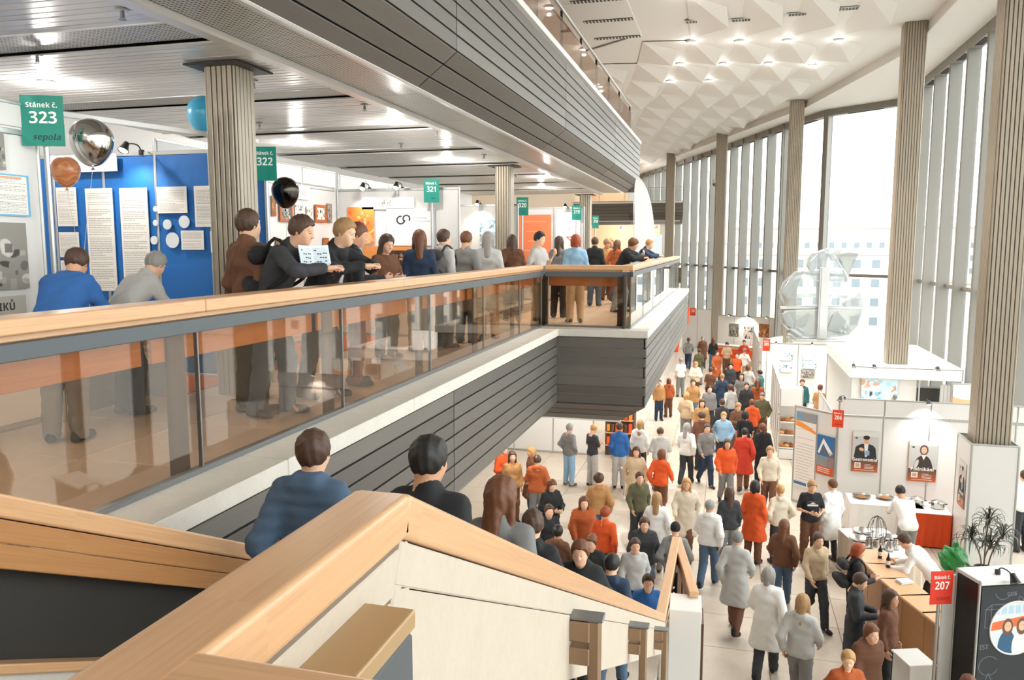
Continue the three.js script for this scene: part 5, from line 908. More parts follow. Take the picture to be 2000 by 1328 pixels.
[[2.72, -15.72], [2.84, -15.62], [2.96, -15.75], [3.08, -15.66], [3.2, -15.78]].forEach(([x, z], i) => jug('tall chrome jug in the front row on the beige skirted table, ' + ['first', 'second', 'third', 'fourth', 'fifth'][i] + ' from the left', x, TY, z, 'chrome jugs on the display table'));
[[2.62, -16.1], [3.2, -16.3], [2.75, -16.55]].forEach(([x, z], i) => { const t = thing('serving_dish', 'shallow chrome dish ' + ['at the left edge', 'at the right side', 'at the back'][i] + ' of the beige skirted table', 'dish', x, TY, z); part('bowl', dishG, chrome, t); part('rim', new THREE.TorusGeometry(0.195, 0.006, 6, 32).rotateX(Math.PI / 2), chrome, t, 0, 0.053, 0); });
{
  const t = thing('wire_stand', 'domed wire display stand on the beige skirted table', 'stand', 2.93, TY, -16.15); part('base', cyl(0.17, 0.18, 0.02, 28), chrome, t, 0, 0.01, 0); part('mast', cyl(0.01, 0.01, 0.5, 8), chrome, t, 0, 0.26, 0);
  for (let k = 0; k < 10; k++) { const a = k / 10 * 6.283; part('wire', tube([[0.16 * Math.cos(a), 0.02, 0.16 * Math.sin(a)], [0.17 * Math.cos(a), 0.25, 0.17 * Math.sin(a)], [0.1 * Math.cos(a), 0.44, 0.1 * Math.sin(a)], [0, 0.51, 0]], 0.005, 12, 5), darkMetal, t); }
  part('ring', new THREE.TorusGeometry(0.172, 0.006, 6, 32).rotateX(Math.PI / 2), chrome, t, 0, 0.24, 0);
}
[[4.22, -18.9, 'left'], [4.6, -18.75, 'right']].forEach(([x, z, w]) => { const t = thing('chafing_dish', w + ' of two lidded chrome chafing pots on the orange skirted table', 'pot', x, TY2, z); part('pot', potG, chrome, t); for (const s of [-1, 1]) part('handle', tube([[s * 0.14, 0.1, 0.03], [s * 0.19, 0.1, 0.0], [s * 0.14, 0.1, -0.03]], 0.008, 8, 6), black, t); });
[[3.1, -19.1, 'left end'], [3.6, -19.15, 'middle'], [4.1, -19.05, 'right end']].forEach(([x, z, w]) => { const t = thing('serving_dish', 'chrome serving dish at the ' + w + ' of the white topped table', 'dish', x, TY2, z); part('bowl', dishG, chrome, t); part('food', sph(0.12, 14, 8), M('food', '#a8703c', 0.8), t, 0, 0.0, 0).scale.set(1, 0.5, 1); });
[[2.72, -14.6, 'farther'], [2.78, -14.2, 'nearer']].forEach(([x, z, w]) => { const t = thing('bottle', w + ' dark bottle with a pale cap on the bar counter', 'bottle', x, G + 1.048, z); part('body', lathe([[0, 0], [0.035, 0], [0.036, 0.15], [0.014, 0.2], [0.014, 0.24], [0, 0.24]], 16), M('dark_glass', '#2c211a', 0.15), t); part('cap', cyl(0.016, 0.016, 0.03, 12), alu, t, 0, 0.25, 0); part('label', cyl(0.0368, 0.0368, 0.07, 16), white, t, 0, 0.09, 0); });
{ const t = thing('leaflet_stack', 'stack of white leaflets on the wooden bar counter', 'leaflets', 2.92, G + 1.048, -13.6, 0.4); for (let k = 0; k < 5; k++) part('leaflet', chamfer(0.22, 0.008, 0.16, 0.002), whiteCloth, t, rr(-0.01, 0.01), 0.005 + k * 0.0085, rr(-0.01, 0.01), 0, rr(-0.1, 0.1)); }
{ // plant and bag
  const t = thing('potted_dracaena', 'potted dracaena with drooping narrow leaves before the near column casing', 'plant', 4.93, G, -16.55); const leafM = [M('leaf_0', '#3c4034', 0.5), M('leaf_1', '#4c5042', 0.5), M('leaf_2', '#2e322a', 0.5)];
  part('pot', lathe([[0, 0], [0.13, 0], [0.16, 0.3], [0.175, 0.31], [0.17, 0.34], [0.155, 0.34], [0.15, 0.3], [0, 0.3]], 24), M('dark_pot', '#2a2522', 0.6), t); part('soil', cyl(0.15, 0.15, 0.02, 20), M('soil', '#2a2019', 0.95), t, 0, 0.3, 0);
  const leaf = (n) => { const pos = [], idx = [], L = 0.36 + n * 0.04; for (let k = 0; k <= 6; k++) { const s = k / 6, x = L * (Math.sin(s * 1.9) * 0.72), y = L * (0.42 * Math.sin(s * 2.2) - 0.62 * s * s), w = 0.013 * Math.sin(Math.PI * Math.min(1, 0.12 + s * 0.88)) + 0.0005; pos.push(x, y, -w, x, y + w * 0.4, 0, x, y, w); } for (let k = 0; k < 6; k++) for (const r of [0, 1]) { const i = k * 3 + r; idx.push(i, i + 1, i + 3, i + 3, i + 1, i + 4); } const g = new THREE.BufferGeometry(); g.setAttribute('position', new THREE.Float32BufferAttribute(pos, 3)); g.setIndex(idx); g.computeVertexNormals(); return g; };
  const lg = [0, 1, 2].map(leaf);
  [[0, 0, 1.28, 0.02], [0.1, 0.05, 1.05, 0.16], [-0.09, 0.04, 0.95, -0.17], [0.03, -0.1, 0.78, 0.08]].forEach(([x, z, h, lean], c) => { part('stem', tube([[x * 0.5, 0.3, z * 0.5], [x, h * 0.6, z], [x + lean, h, z]], 0.014, 14, 6), M('bark', '#6e5a45', 0.8), t); for (let k = 0; k < 46; k++) { const o = part('leaf', lg[k % 3], leafM[k % 3], t, x + lean, h - 0.01 - (k / 46) * 0.12, z); o.rotation.set(0, k * 2.4, rr(-0.5, 1.15), 'YXZ'); o.scale.setScalar(rr(0.8, 1.15)); } });
  const b = thing('crumpled_bag', 'crumpled green bag lying beside the orange skirt of the table', 'bag', 4.5, G, -17.0); const bag = nets((x, y, z) => Math.hypot(x / 1.1, (y - 0.28) / 1.1, z) - 0.22 + 0.05 * Math.sin(x * 21 + y * 9) * Math.sin(z * 17 + y * 13) + 0.02 * Math.sin(y * 40 + x * 31), [-0.35, 0, -0.35], [0.35, 0.7, 0.35], 0.03); part('bag', bag, M('green_plastic', '#1f7a34', 0.35), b); part('tied_neck', nets(union([cap([0, 0.48, 0], [0.04, 0.6, 0.02], 0.04, 0.06)], 0.02), [-0.12, 0.4, -0.12], [0.16, 0.7, 0.14], 0.02), M('green_plastic'), b);
  const q = thing('wooden_trellis', 'small orange slatted stool behind the chalkboard stand', 'stool', 3.95, G, -12.6); for (const s of [-1, 0, 1]) part('slat', chamfer(0.05, 1.65, 0.03, 0.005, 'y'), woodOrange, q, s * 0.1, 0.83, 0); part('crossbar', chamfer(0.3, 0.05, 0.04, 0.005), woodOrange, q, 0, 1.6, 0); part('crossbar', chamfer(0.3, 0.05, 0.04, 0.005), woodOrange, q, 0, 0.4, 0);
}
{ // glowing orange vending display under the bump-out, seen past the people
  const t = thing('display_cabinet', 'tall cabinet of orange and brown goods under the gallery bump-out', 'cabinet', -3.1, G, -24.4); part('body', chamfer(0.9, 2.2, 0.5, 0.01), woodDark, t, 0, 1.1, 0); for (let r = 0; r < 5; r++) { part('shelf', chamfer(0.84, 0.03, 0.3, 0.004), wood, t, 0, 0.35 + r * 0.4, 0.26); for (let k = 0; k < 6; k++) part('goods', rbox(0.1, 0.22 + (k * 7 % 3) * 0.03, 0.12, 0.015, 1), [orangeCloth, M('goods_amber', '#d98a30', 0.5), woodDark][(k + r) % 3], t, -0.34 + k * 0.135, 0.5 + r * 0.4, 0.3); }
  const d = thing('table', 'white legged table with benches under the gallery beside the standing group', 'table', -1.9, G, -20.2, 0.3); part('table_top', chamfer(1.2, 0.04, 0.6, 0.01), white, d, 0, 0.72, 0); for (const i of [-1, 1]) for (const j of [-1, 1]) part('leg', cyl(0.015, 0.02, 0.7, 8), alu, d, i * 0.52, 0.35, j * 0.24);
  const o = thing('inflatable_tube', 'slender leaning orange inflatable by the wall at the walkway end', 'inflatable', -2.45, G, -49.6); part('tube', tube([[-0.55, 0.0, 0], [-0.4, 0.9, 0], [0.0, 1.7, 0], [0.05, 2.6, 0]], 0.16, 24, 12), orangeCloth, o); part('cap', sph(0.19, 14, 10), orangeCloth, o, 0.05, 2.65, 0);
  const v = thing('counter', 'low counter with orange lights at the walkway end', 'counter', 0.6, G, -45.2, runTurn([-0.5, -47.5], [3.2, -45.6])); part('body', chamfer(2.4, 1.0, 0.5, 0.01), wood, v, 0, 0.5, 0); part('front_sheet', chamfer(2.36, 0.5, 0.02, 0.004), orangeCloth, v, 0, 0.6, 0.26); part('top', chamfer(2.5, 0.04, 0.6, 0.01), white, v, 0, 1.02, 0);
}
// ---------------------------------------------------------------- clear plastic fish
{
  const film = M('clear_film', '#e6eaeb', 0.1, { transmission: 0.84, thickness: 0, ior: 1.7 }), film2 = M('milky_film', '#d2d6d6', 0.28, { transmission: 0.7, thickness: 0, ior: 1.6 }), tin = M('foil_plate', '#c4c5c3', 0.3, { metalness: 0.8 });
  const t = thing('plastic_fish', 'huge fish made of clear glossy film with spiked fins, before the windows', 'sculpture', 3.75, G + 2.55, -36.2, 0.12), X = (px) => (px - 1600) * 0.0224, Y = (py) => (668 - py) * 0.0224;
  const lobe = (name, pts, z, d, m, bulge = 0.3) => { // an outline puffed up into a shell of real depth
    const s = new THREE.Shape(); pts.forEach(([a, b], i) => i ? s.lineTo(X(a), Y(b)) : s.moveTo(X(a), Y(b))); s.closePath();
    const g = new THREE.ExtrudeGeometry(s, { depth: d, bevelEnabled: true, bevelThickness: bulge, bevelSize: bulge * 0.5, bevelOffset: -bulge * 0.5, bevelSegments: 6, steps: 1, curveSegments: 4 }); g.translate(0, 0, z - d / 2); return part(name, boxUV(g), m, t); };
  lobe('body', [[1528, 580], [1545, 552], [1570, 540], [1610, 535], [1650, 545], [1652, 575], [1648, 606], [1600, 612], [1540, 606]], 0, 0.5, film, 0.3);
  lobe('belly', [[1530, 612], [1600, 607], [1678, 606], [1672, 640], [1655, 660], [1600, 668], [1555, 660], [1535, 640]], 0.05, 0.4, film2, 0.25);
  lobe('head', [[1572, 545], [1575, 520], [1588, 505], [1604, 500], [1622, 505], [1648, 545], [1650, 560], [1600, 560]], 0.02, 0.4, film, 0.25);
  lobe('fin_spike', [[1590, 506], [1598, 500], [1616, 495], [1612, 516], [1600, 520]], 0.1, 0.12, film2, 0.08);
  lobe('fin_spike', [[1612, 508], [1622, 500], [1636, 496], [1632, 518], [1620, 520]], 0.12, 0.12, film2, 0.08);
  lobe('fin_spike', [[1574, 528], [1580, 512], [1594, 504], [1592, 532], [1584, 545]], 0.14, 0.12, film2, 0.08);
  lobe('dorsal_fin', [[1630, 508], [1650, 503], [1670, 505], [1662, 525], [1650, 558], [1643, 535]], -0.1, 0.14, M('grey_film', '#c6caca', 0.2, { transmission: 0.75, thickness: 0 }), 0.1);
  lobe('tail_fin', [[1528, 585], [1535, 560], [1556, 540], [1570, 542], [1560, 575], [1545, 588]], -0.05, 0.12, film2, 0.08);
  lobe('side_fin', [[1640, 602], [1660, 588], [1672, 578], [1680, 606], [1655, 608]], 0.2, 0.14, film2, 0.08);
  lobe('leaf_fin', [[1528, 620], [1540, 615], [1550, 632], [1552, 650], [1538, 640]], 0.45, 0.06, film2, 0.06); lobe('leaf_fin', [[1552, 650], [1556, 630], [1578, 615], [1582, 620], [1574, 642]], 0.45, 0.06, film2, 0.06); lobe('leaf_fin', [[1612, 650], [1622, 620], [1632, 614], [1648, 632], [1640, 656]], 0.45, 0.06, film2, 0.06); lobe('leaf_fin', [[1655, 624], [1676, 618], [1668, 640], [1660, 640]], 0.3, 0.06, film2, 0.06);
  lobe('band', [[1526, 606], [1600, 603], [1676, 606], [1676, 611], [1600, 609], [1526, 612]], 0.3, 0.3, tin, 0.04);
  lobe('belly_band', [[1540, 583], [1596, 580], [1648, 584], [1648, 590], [1596, 588], [1540, 590]], 0.35, 0.2, film, 0.05);
  part('spine_plate', rbox(0.33, 3.0, 0.08, 0.02, 2, 'y'), tin, t, 0.1, 1.55, 0.62); part('spine_edge', rbox(0.06, 3.0, 0.1, 0.015, 2, 'y'), alu, t, -0.1, 1.55, 0.62);
  const crumple = nets((x, y, z) => Math.hypot(x, y * 1.2, z) - 0.3 + 0.12 * Math.sin(x * 13 + y * 5) * Math.sin(y * 17 + z * 9), [-0.5, -0.45, -0.5], [0.5, 0.45, 0.5], 0.05).toNonIndexed(); crumple.computeVertexNormals(); part('crumpled_film', crumple, film, t, 0.9, 0.45, 0.3); part('crumpled_film', crumple, film2, t, -0.95, 0.3, 0.35, 0.5, 1);
  const pl = thing('plinth', 'white plinth carrying the clear plastic fish behind the 205 stand', 'plinth', 3.75, G, -36.2, 0.12); part('body', chamfer(2.2, 2.5, 1.0, 0.02), white, pl, 0, 1.25, 0); part('top', chamfer(2.3, 0.04, 1.1, 0.01), white, pl, 0, 2.52, 0);
}
// security camera on the mullion
{ const t = thing('dome_camera', 'white dome security camera on an arm at the far mullion', 'camera', -1.0, 5.6, -54.2); part('arm', cyl(0.04, 0.04, 1.0, 8), white, t, 0.3, 0.25, -0.6, 1.2); part('housing', lathe([[0, 0.3], [0.16, 0.28], [0.2, 0.1], [0.2, 0]], 20), white, t); part('dome', sph(0.18, 18, 12), M('smoked_dome', '#5a5d60', 0.15), t, 0, -0.02, 0); }

// ---------------------------------------------------------------- hall ceiling lamps
[[-1.33, -23.04, 'upper row, left'], [0.25, -23, 'upper row, right'], [-1.45, -28.05, 'second row, first'], [0.1, -28.4, 'second row, second'], [1.65, -28.7, 'second row, third'], [3.28, -29.1, 'second row, fourth'], [-1.99, -31.24, 'third row, first'], [-0.44, -31.6, 'third row, second'], [1.2, -32.0, 'third row, third'], [2.8, -32.7, 'third row, fourth'], [-2.58, -34.3, 'fourth row, first'], [-1.03, -34.6, 'fourth row, second'], [1.8, -23.0, 'upper row, beyond the frame top'], [1.8, -17, 'nearest row'], [-0.8, -17, 'nearest row, left']].forEach(([x, z, w], i) => {
  const t = thing('ceiling_downlight', 'small downlight in the folded white ceiling, ' + w, 'lamp', x, CEIL + 0.285, z); part('ring', new THREE.TorusGeometry(0.13, 0.02, 8, 24).rotateX(Math.PI / 2), white, t); part('tube', cyl(0.13, 0.13, 0.14, 20), white, t, 0, 0.08, 0); part('lamp_face', cyl(0.115, 0.115, 0.012, 24), glow, t, 0, -0.004, 0);
  pointLamp(x, CEIL + 0.1, z, 2); spotLamp(x, CEIL + 0.2, z, x, G, z + 0.01, 190, 1.05);
});
[[-1.2, -25.6, 'first'], [0.15, -25.8, 'second'], [1.75, -25.6, 'third'], [3.1, -25.4, 'fourth']].forEach(([x, z, w]) => { const t = thing('air_vent', 'small grey air vent in the folded ceiling, ' + w + ' from the left', 'vent', x, CEIL + 0.3, z); part('frame', chamfer(0.6, 0.03, 0.26, 0.008), alu, t); for (let k = 0; k < 6; k++) part('slat', chamfer(0.07, 0.02, 0.22, 0.004), darkMetal, t, -0.23 + k * 0.09, -0.012, 0); });

// lamps in the soffit under the gallery and under the far cross gallery
[[-4.6, -17, 'near the brown jackets'], [-5.5, -21.5, 'before the white wall'], [-2.6, -21.5, 'under the gallery corner'], [-2.6, -25.5, 'behind the orange cabinet'], [-4.6, -12.5, 'beside the stair foot']].forEach(([x, z, w]) => {
  const t = thing('soffit_downlight', 'round downlight in the gallery soffit ' + w, 'lamp', x, -1.74, z); part('ring', new THREE.TorusGeometry(0.1, 0.014, 8, 24).rotateX(Math.PI / 2), alu, t); part('lamp_face', cyl(0.09, 0.09, 0.012, 24), glow, t); pointLamp(x, -1.86, z, 26);
});
[[-8.5, 2.9, -65.5, 'lower'], [-5.6, 2.9, -64.6, 'lower right'], [-9.5, 7.52, -65.5, 'upper']].forEach(([x, y, z, w]) => { const t = thing('pendant_lamp', 'round pendant lamp of the far cross gallery, ' + w, 'lamp', x, y, z); part('shade', new THREE.LatheGeometry([[0.02, 0.3], [0.1, 0.28], [0.22, 0.05], [0.23, 0.0]].map((q) => new THREE.Vector2(...q)), 24), white, t); part('lamp_face', cyl(0.2, 0.2, 0.012, 24), glow, t, 0, 0.01, 0); part('cord', cyl(0.008, 0.008, 0.62, 6), black, t, 0, 0.58, 0); pointLamp(x, y - 0.12, z, 60); });

// ---------------------------------------------------------------- outside the glass
{
  boxStruct('ground', -200, 260, -14, -13, -400, 60, M('asphalt', '#a8a6a2', 0.9));
  const wallP = [M('pale_plaster_0', '#d9d0c2', 0.85), M('pale_plaster_1', '#cfcac4', 0.85), M('pale_plaster_2', '#dfdad2', 0.85)], pane = M('house_glass', '#6d7880', 0.2), roofM = M('pale_roof', '#b9a99a', 0.85);
  [[14, -150, 26, 13, 12, 'pale office block with two rows of windows seen between the left mullions', 0], [44, -135, 22, 9, 12, 'low cream building seen right of the plastic fish', 2], [-10, -190, 30, 15, 14, 'grey apartment block farthest behind the distant columns', 1], [72, -120, 26, 10, 12, 'pale building seen past the right-hand tall column', 1], [30, -230, 60, 19, 16, 'long hazy building on the horizon behind the fish', 1]].forEach(([x, z, w, h, d, label, k]) => {
    const t = thing('building', label, 'building', x, -13, z); part('walls', chamfer(w, h, d, 0.05), wallP[k], t, 0, h / 2, 0); part('roof', chamfer(w + 0.8, 0.6, d + 0.8, 0.1), roofM, t, 0, h + 0.3, 0);
    for (let r = 0; r < Math.floor(h / 3.2); r++) for (let c = 0; c < Math.floor(w / 3); c++) { const f = part('window', chamfer(1.5, 1.6, 0.12, 0.02), white, t, -w / 2 + 1.7 + c * 3, 2 + r * 3.2, d / 2 + 0.03); part('pane', chamfer(1.3, 1.4, 0.06, 0.01), pane, f, 0, 0, 0.05); }
  });
  const hill = thing('hill', 'long pale blue wooded hill on the horizon', 'hill', 60, -13, -390); const s = new THREE.Shape(); s.moveTo(-260, 0); for (let k = 0; k <= 40; k++) s.lineTo(-260 + k * 13, 9 + 7 * Math.sin(k * 0.35) + 4 * Math.sin(k * 0.9 + 1)); s.lineTo(260, 0); s.closePath(); part('slope', new THREE.ExtrudeGeometry(s, { depth: 40, bevelEnabled: true, bevelThickness: 8, bevelSize: 4, bevelSegments: 3 }), M('hill_green', '#8a9a98', 0.95), hill);
}
// ================================================================ WHO STANDS WHERE
const CLOTH = { black: '#1f2022', charcoal: '#35363a', grey: '#7d7c7a', 'light grey': '#b4b2ae', white: '#e6e4e0', beige: '#c2a98a', tan: '#b58654', brown: '#6a4530', rust: '#b0582a', orange: '#d9551f', red: '#c23a22', navy: '#27374f', blue: '#2b5f9e', 'pale blue': '#8fb2cc', denim: '#4d637c', teal: '#2f6a6c', olive: '#5d5a40', cream: '#d8cbb6' };
const HAIR = { black: '#1c1815', brown: '#4a3223', chestnut: '#6a3f24', blond: '#b48a54', red: '#9a4420', grey: '#8f8a84', fair: '#a07c52' };
const KIND = { jacket: 'jacket', puffer: 'padded jacket', coat: 'long coat', tee: 't-shirt', sweater: 'sweater', hoodie: 'hooded top' };
const STY = { short: 'short', long: 'long', bob: 'bobbed', bun: 'tied up', tail: 'ponytailed', curly: 'curly' };
function who(x, y, z, face, ps, top, kind, leg, hair, style, place, more = {}) {
  const look = style === 'cap' ? hair + ' beanie' : STY[style] + ' ' + hair + ' hair';
  return person(`person in ${top} ${KIND[kind]}, ${leg} trousers, ${look}, ${place}`.replace('in the near walkway crowd', 'near walkway crowd').replace('in the middle walkway crowd', 'middle walkway crowd').replace('in the far walkway crowd', 'far walkway crowd'), x, y, z, face, ps, { top: CLOTH[top], kind, leg: CLOTH[leg], hair: style === 'cap' ? CLOTH[hair] : HAIR[hair], style, ...more });
}
// ---- gallery: leaning on the long rail
who(-3.84, 0, -6.3, 90, 'lean', 'charcoal', 'jacket', 'denim', 'brown', 'short', 'leaning with a leaflet', { lod: 0, h: 1.84, fit: 'loose', pack: '#1b1b1c' });
{ const t = thing('leaflet', 'pale blue printed leaflet held over the handrail by the leaning man', 'leaflet', -3.5, 1.42, -6.28, 1.1); for (const s of [-1, 1]) part('page', posterGeo(0.16, 0.24), texMat('leaflet', linesTex(313, { bg: '#d3e0ec', extra: (g) => { g.fillStyle = '#23262a'; for (let k = 0; k < 14; k++) g.fillRect(30 + (k * 53 % 120), 40 + (k * 37 % 150), 22, 10); } })), t, s * 0.075, 0, 0, -0.25, s * -0.25, 0); }
who(-3.84, 0, -7.15, 82, 'lean', 'black', 'jacket', 'charcoal', 'fair', 'short', 'second to lean on the rail', { lod: 0, h: 1.84, fit: 'loose' });
who(-3.95, 0, -7.95, 120, 'hold', 'black', 'hoodie', 'brown', 'chestnut', 'short', 'behind the two leaning men', { lod: 0, h: 1.8 });
who(-4.5, 0, -10.0, 60, 'hold', 'brown', 'tee', 'black', 'brown', 'long', 'facing the railing', { lod: 0, h: 1.7 });
who(-4.28, 0, -10.7, 200, 'stand', 'navy', 'jacket', 'grey', 'chestnut', 'long', 'back turned by the rail', { h: 1.76 });
who(-4.1, 0, -11.2, 150, 'stand', 'light grey', 'hoodie', 'charcoal', 'brown', 'short', 'with a dark backpack', { h: 1.78, pack: '#34332f' });
who(-3.98, 0, -11.9, 170, 'pocket', 'grey', 'coat', 'denim', 'chestnut', 'short', 'before the white partition', { h: 1.76 });
who(-3.8, 0, -12.5, 190, 'stand', 'light grey', 'coat', 'beige', 'grey', 'long', 'before the second column', { h: 1.76 });
who(-4.15, 0, -15.3, 200, 'walk', 'brown', 'jacket', 'grey', 'brown', 'long', 'just right of the second column', { h: 1.76 });
who(-3.42, 0, -14.5, 70, 'phone', 'light grey', 'tee', 'olive', 'black', 'short', 'before the orange banner', { h: 1.8 });
who(-3.5, 0, -16.7, 170, 'stand', 'grey', 'sweater', 'black', 'brown', 'long', 'at the gallery corner', { h: 1.74 });
who(-2.95, 0, -15.7, 200, 'stand', 'pale blue', 'jacket', 'beige', 'red', 'bob', 'at the gallery corner', { h: 1.76 });
who(-3.3, 0, -20.2, 180, 'stand', 'black', 'jacket', 'denim', 'brown', 'short', 'in the gallery group', { h: 1.76 });
who(-2.9, 0, -21.3, 150, 'walk', 'rust', 'jacket', 'navy', 'chestnut', 'long', 'in the gallery group', { h: 1.7 });
who(-3.35, 0, -22.6, 30, 'hold', 'tan', 'coat', 'brown', 'fair', 'curly', 'in the gallery group', { h: 1.74 });
who(-2.75, 0, -23.9, 190, 'stand', 'orange', 'sweater', 'charcoal', 'red', 'tail', 'behind the gallery corner', { h: 1.72 });
who(-3.5, 0, -24.6, -20, 'pocket', 'charcoal', 'hoodie', 'denim', 'blond', 'short', 'behind the gallery corner', { h: 1.78, lod: 2 });
who(-3.0, 0, -25.6, 170, 'walkb', 'beige', 'puffer', 'navy', 'brown', 'bun', 'far along the gallery', { h: 1.72, lod: 2 });
who(-2.3, 0, -18.4, 75, 'lean', 'black', 'puffer', 'grey', 'chestnut', 'curly', 'leaning on the far rail', { h: 1.74 });
who(-2.25, 0, -21.6, 80, 'lean', 'navy', 'jacket', 'denim', 'blond', 'short', 'leaning on the far rail', { h: 1.76 });
who(-2.35, 0, -20.2, 60, 'phone', 'pale blue', 'hoodie', 'charcoal', 'fair', 'bob', 'between two leaning figures', { h: 1.74 });
// ---- gallery: by the blue stand
who(-4.2, 0, -6.35, 160, 'stand', 'brown', 'jacket', 'black', 'brown', 'short', 'by the ribbed column', { h: 1.86, lod: 0 });
who(-5.0, 0, -5.0, 200, 'bend', 'blue', 'hoodie', 'grey', 'brown', 'short', 'bending before the blue stand', { h: 1.66, lod: 0 });
who(-5.25, 0, -6.0, 170, 'bend', 'light grey', 'sweater', 'navy', 'grey', 'short', 'bending by the long sheets', { h: 1.62, lod: 0 });
who(-6.0, 0, -9.3, 60, 'stand', 'charcoal', 'jacket', 'black', 'black', 'short', 'inside the 322 stand', { h: 1.7 });
// ---- on the stairs
const stairY = (z) => -Math.max(0, Math.ceil((-z - 1.43) / 0.3)) * 0.3 * 0.499;
const onStair = (x, z, ...a) => who(x, stairY(z) + 0.02, z, ...a);
onStair(-2.15, -3.75, 180, 'walk', 'denim', 'puffer', 'black', 'brown', 'short', 'highest on the stairs', { lod: 0, h: 1.72 });
onStair(-1.35, -3.45, 178, 'walkb', 'black', 'coat', 'black', 'black', 'short', 'second from the stair top', { lod: 0, h: 1.66 });
onStair(-1.25, -4.35, 176, 'walkb', 'grey', 'jacket', 'charcoal', 'chestnut', 'long', 'going down the upper stairs', { lod: 0, h: 1.66 });
onStair(-2.1, -5.25, 0, 'walkb', 'charcoal', 'coat', 'black', 'black', 'long', 'coming up the stairs', { lod: 0, h: 1.68 });
onStair(-1.5, -6.15, 184, 'walk', 'black', 'hoodie', 'navy', 'brown', 'short', 'midway down the stairs', { lod: 0, h: 1.74 });
onStair(-2.2, -6.75, 180, 'walkb', 'pale blue', 'jacket', 'denim', 'fair', 'bun', 'midway down the stairs', { h: 1.66 });
onStair(-1.3, -7.35, 0, 'walk', 'black', 'puffer', 'charcoal', 'chestnut', 'tail', 'coming up the lower stairs', { h: 1.68 });
onStair(-2.1, -8.25, 182, 'walk', 'rust', 'jacket', 'brown', 'brown', 'short', 'on the lower stairs', { h: 1.74 });
onStair(-1.2, -8.85, 175, 'walkb', 'navy', 'hoodie', 'denim', 'black', 'short', 'on the lowest step', { h: 1.7 });
// ---- ground floor under the gallery corner
const g = (x, z, ...a) => who(x, G, z, ...a);
g(-4.02, -20.72, 150, 'pocket', 'grey', 'jacket', 'pale blue', 'grey', 'short', 'alone before the white wall', { shoe: '#7a4a2c' });
g(-3.4, -20.83, 140, 'hold', 'charcoal', 'tee', 'light grey', 'blond', 'short', 'beside the orange cabinet');
g(-2.68, -20.85, 185, 'stand', 'blue', 'jacket', 'light grey', 'brown', 'short', 'under the gallery corner', { h: 1.8 });
g(-2.2, -21.5, 170, 'stand', 'white', 'hoodie', 'charcoal', 'fair', 'long', 'under the gallery corner', { h: 1.76 });
g(-1.6, -20.9, 195, 'hold', 'light grey', 'puffer', 'grey', 'brown', 'short', 'under the gallery corner');
g(-1.4, -18.6, 160, 'walk', 'orange', 'jacket', 'brown', 'chestnut', 'bob', 'walking by the corner');
g(-2.0, -18.7, 20, 'walkb', 'beige', 'coat', 'grey', 'brown', 'long', 'below the gallery corner');
g(-5.15, -18.1, 60, 'hold', 'orange', 'hoodie', 'brown', 'blond', 'short', 'under the gallery edge');
g(-4.4, -18.0, -60, 'pocket', 'brown', 'coat', 'denim', 'blond', 'bob', 'facing the orange hood');
g(-4.75, -17.5, 30, 'stand', 'tan', 'jacket', 'brown', 'brown', 'long', 'in the brown group');
g(-4.1, -17.3, 190, 'phone', 'rust', 'puffer', 'grey', 'brown', 'short', 'in the brown group');
// foot of the stairs
[[-2.55, -14.64, 20, 'walk', 'rust', 'puffer', 'brown', 'chestnut', 'long'], [-2.05, -14.1, 170, 'walkb', 'orange', 'sweater', 'charcoal', 'red', 'short'], [-3.1, -14.0, 30, 'walk', 'black', 'jacket', 'black', 'brown', 'short'], [-1.3, -13.75, 10, 'walk', 'charcoal', 'puffer', 'denim', 'brown', 'tail'], [-1.2, -15.2, 190, 'walkb', 'white', 'coat', 'grey', 'fair', 'long'], [-2.7, -12.9, 175, 'walk', 'brown', 'hoodie', 'black', 'black', 'short'], [-2.05, -12.6, 0, 'walkb', 'black', 'coat', 'charcoal', 'chestnut', 'bun'], [-1.35, -12.7, 15, 'walk', 'light grey', 'jacket', 'navy', 'brown', 'short'], [-0.75, -13.6, 185, 'pocket', 'grey', 'hoodie', 'black', 'black', 'cap'], [-0.7, -16.4, 0, 'walk', 'cream', 'coat', 'brown', 'blond', 'long'], [-2.5, -16.2, 200, 'walkb', 'tan', 'puffer', 'denim', 'brown', 'curly'], [-1.7, -16.6, 20, 'walk', 'olive', 'jacket', 'charcoal', 'brown', 'short'], [-3.4, -15.6, 40, 'hold', 'black', 'hoodie', 'navy', 'chestnut', 'bob'], [-0.2, -15.0, 170, 'walkb', 'white', 'puffer', 'denim', 'grey', 'short'], [-1.0, -11.3, 10, 'walk', 'blue', 'jacket', 'charcoal', 'brown', 'short'], [-1.95, -11.3, 5, 'walkb', 'white', 'hoodie', 'grey', 'fair', 'long']].forEach((a) => g(...a, 'at the stair foot'));
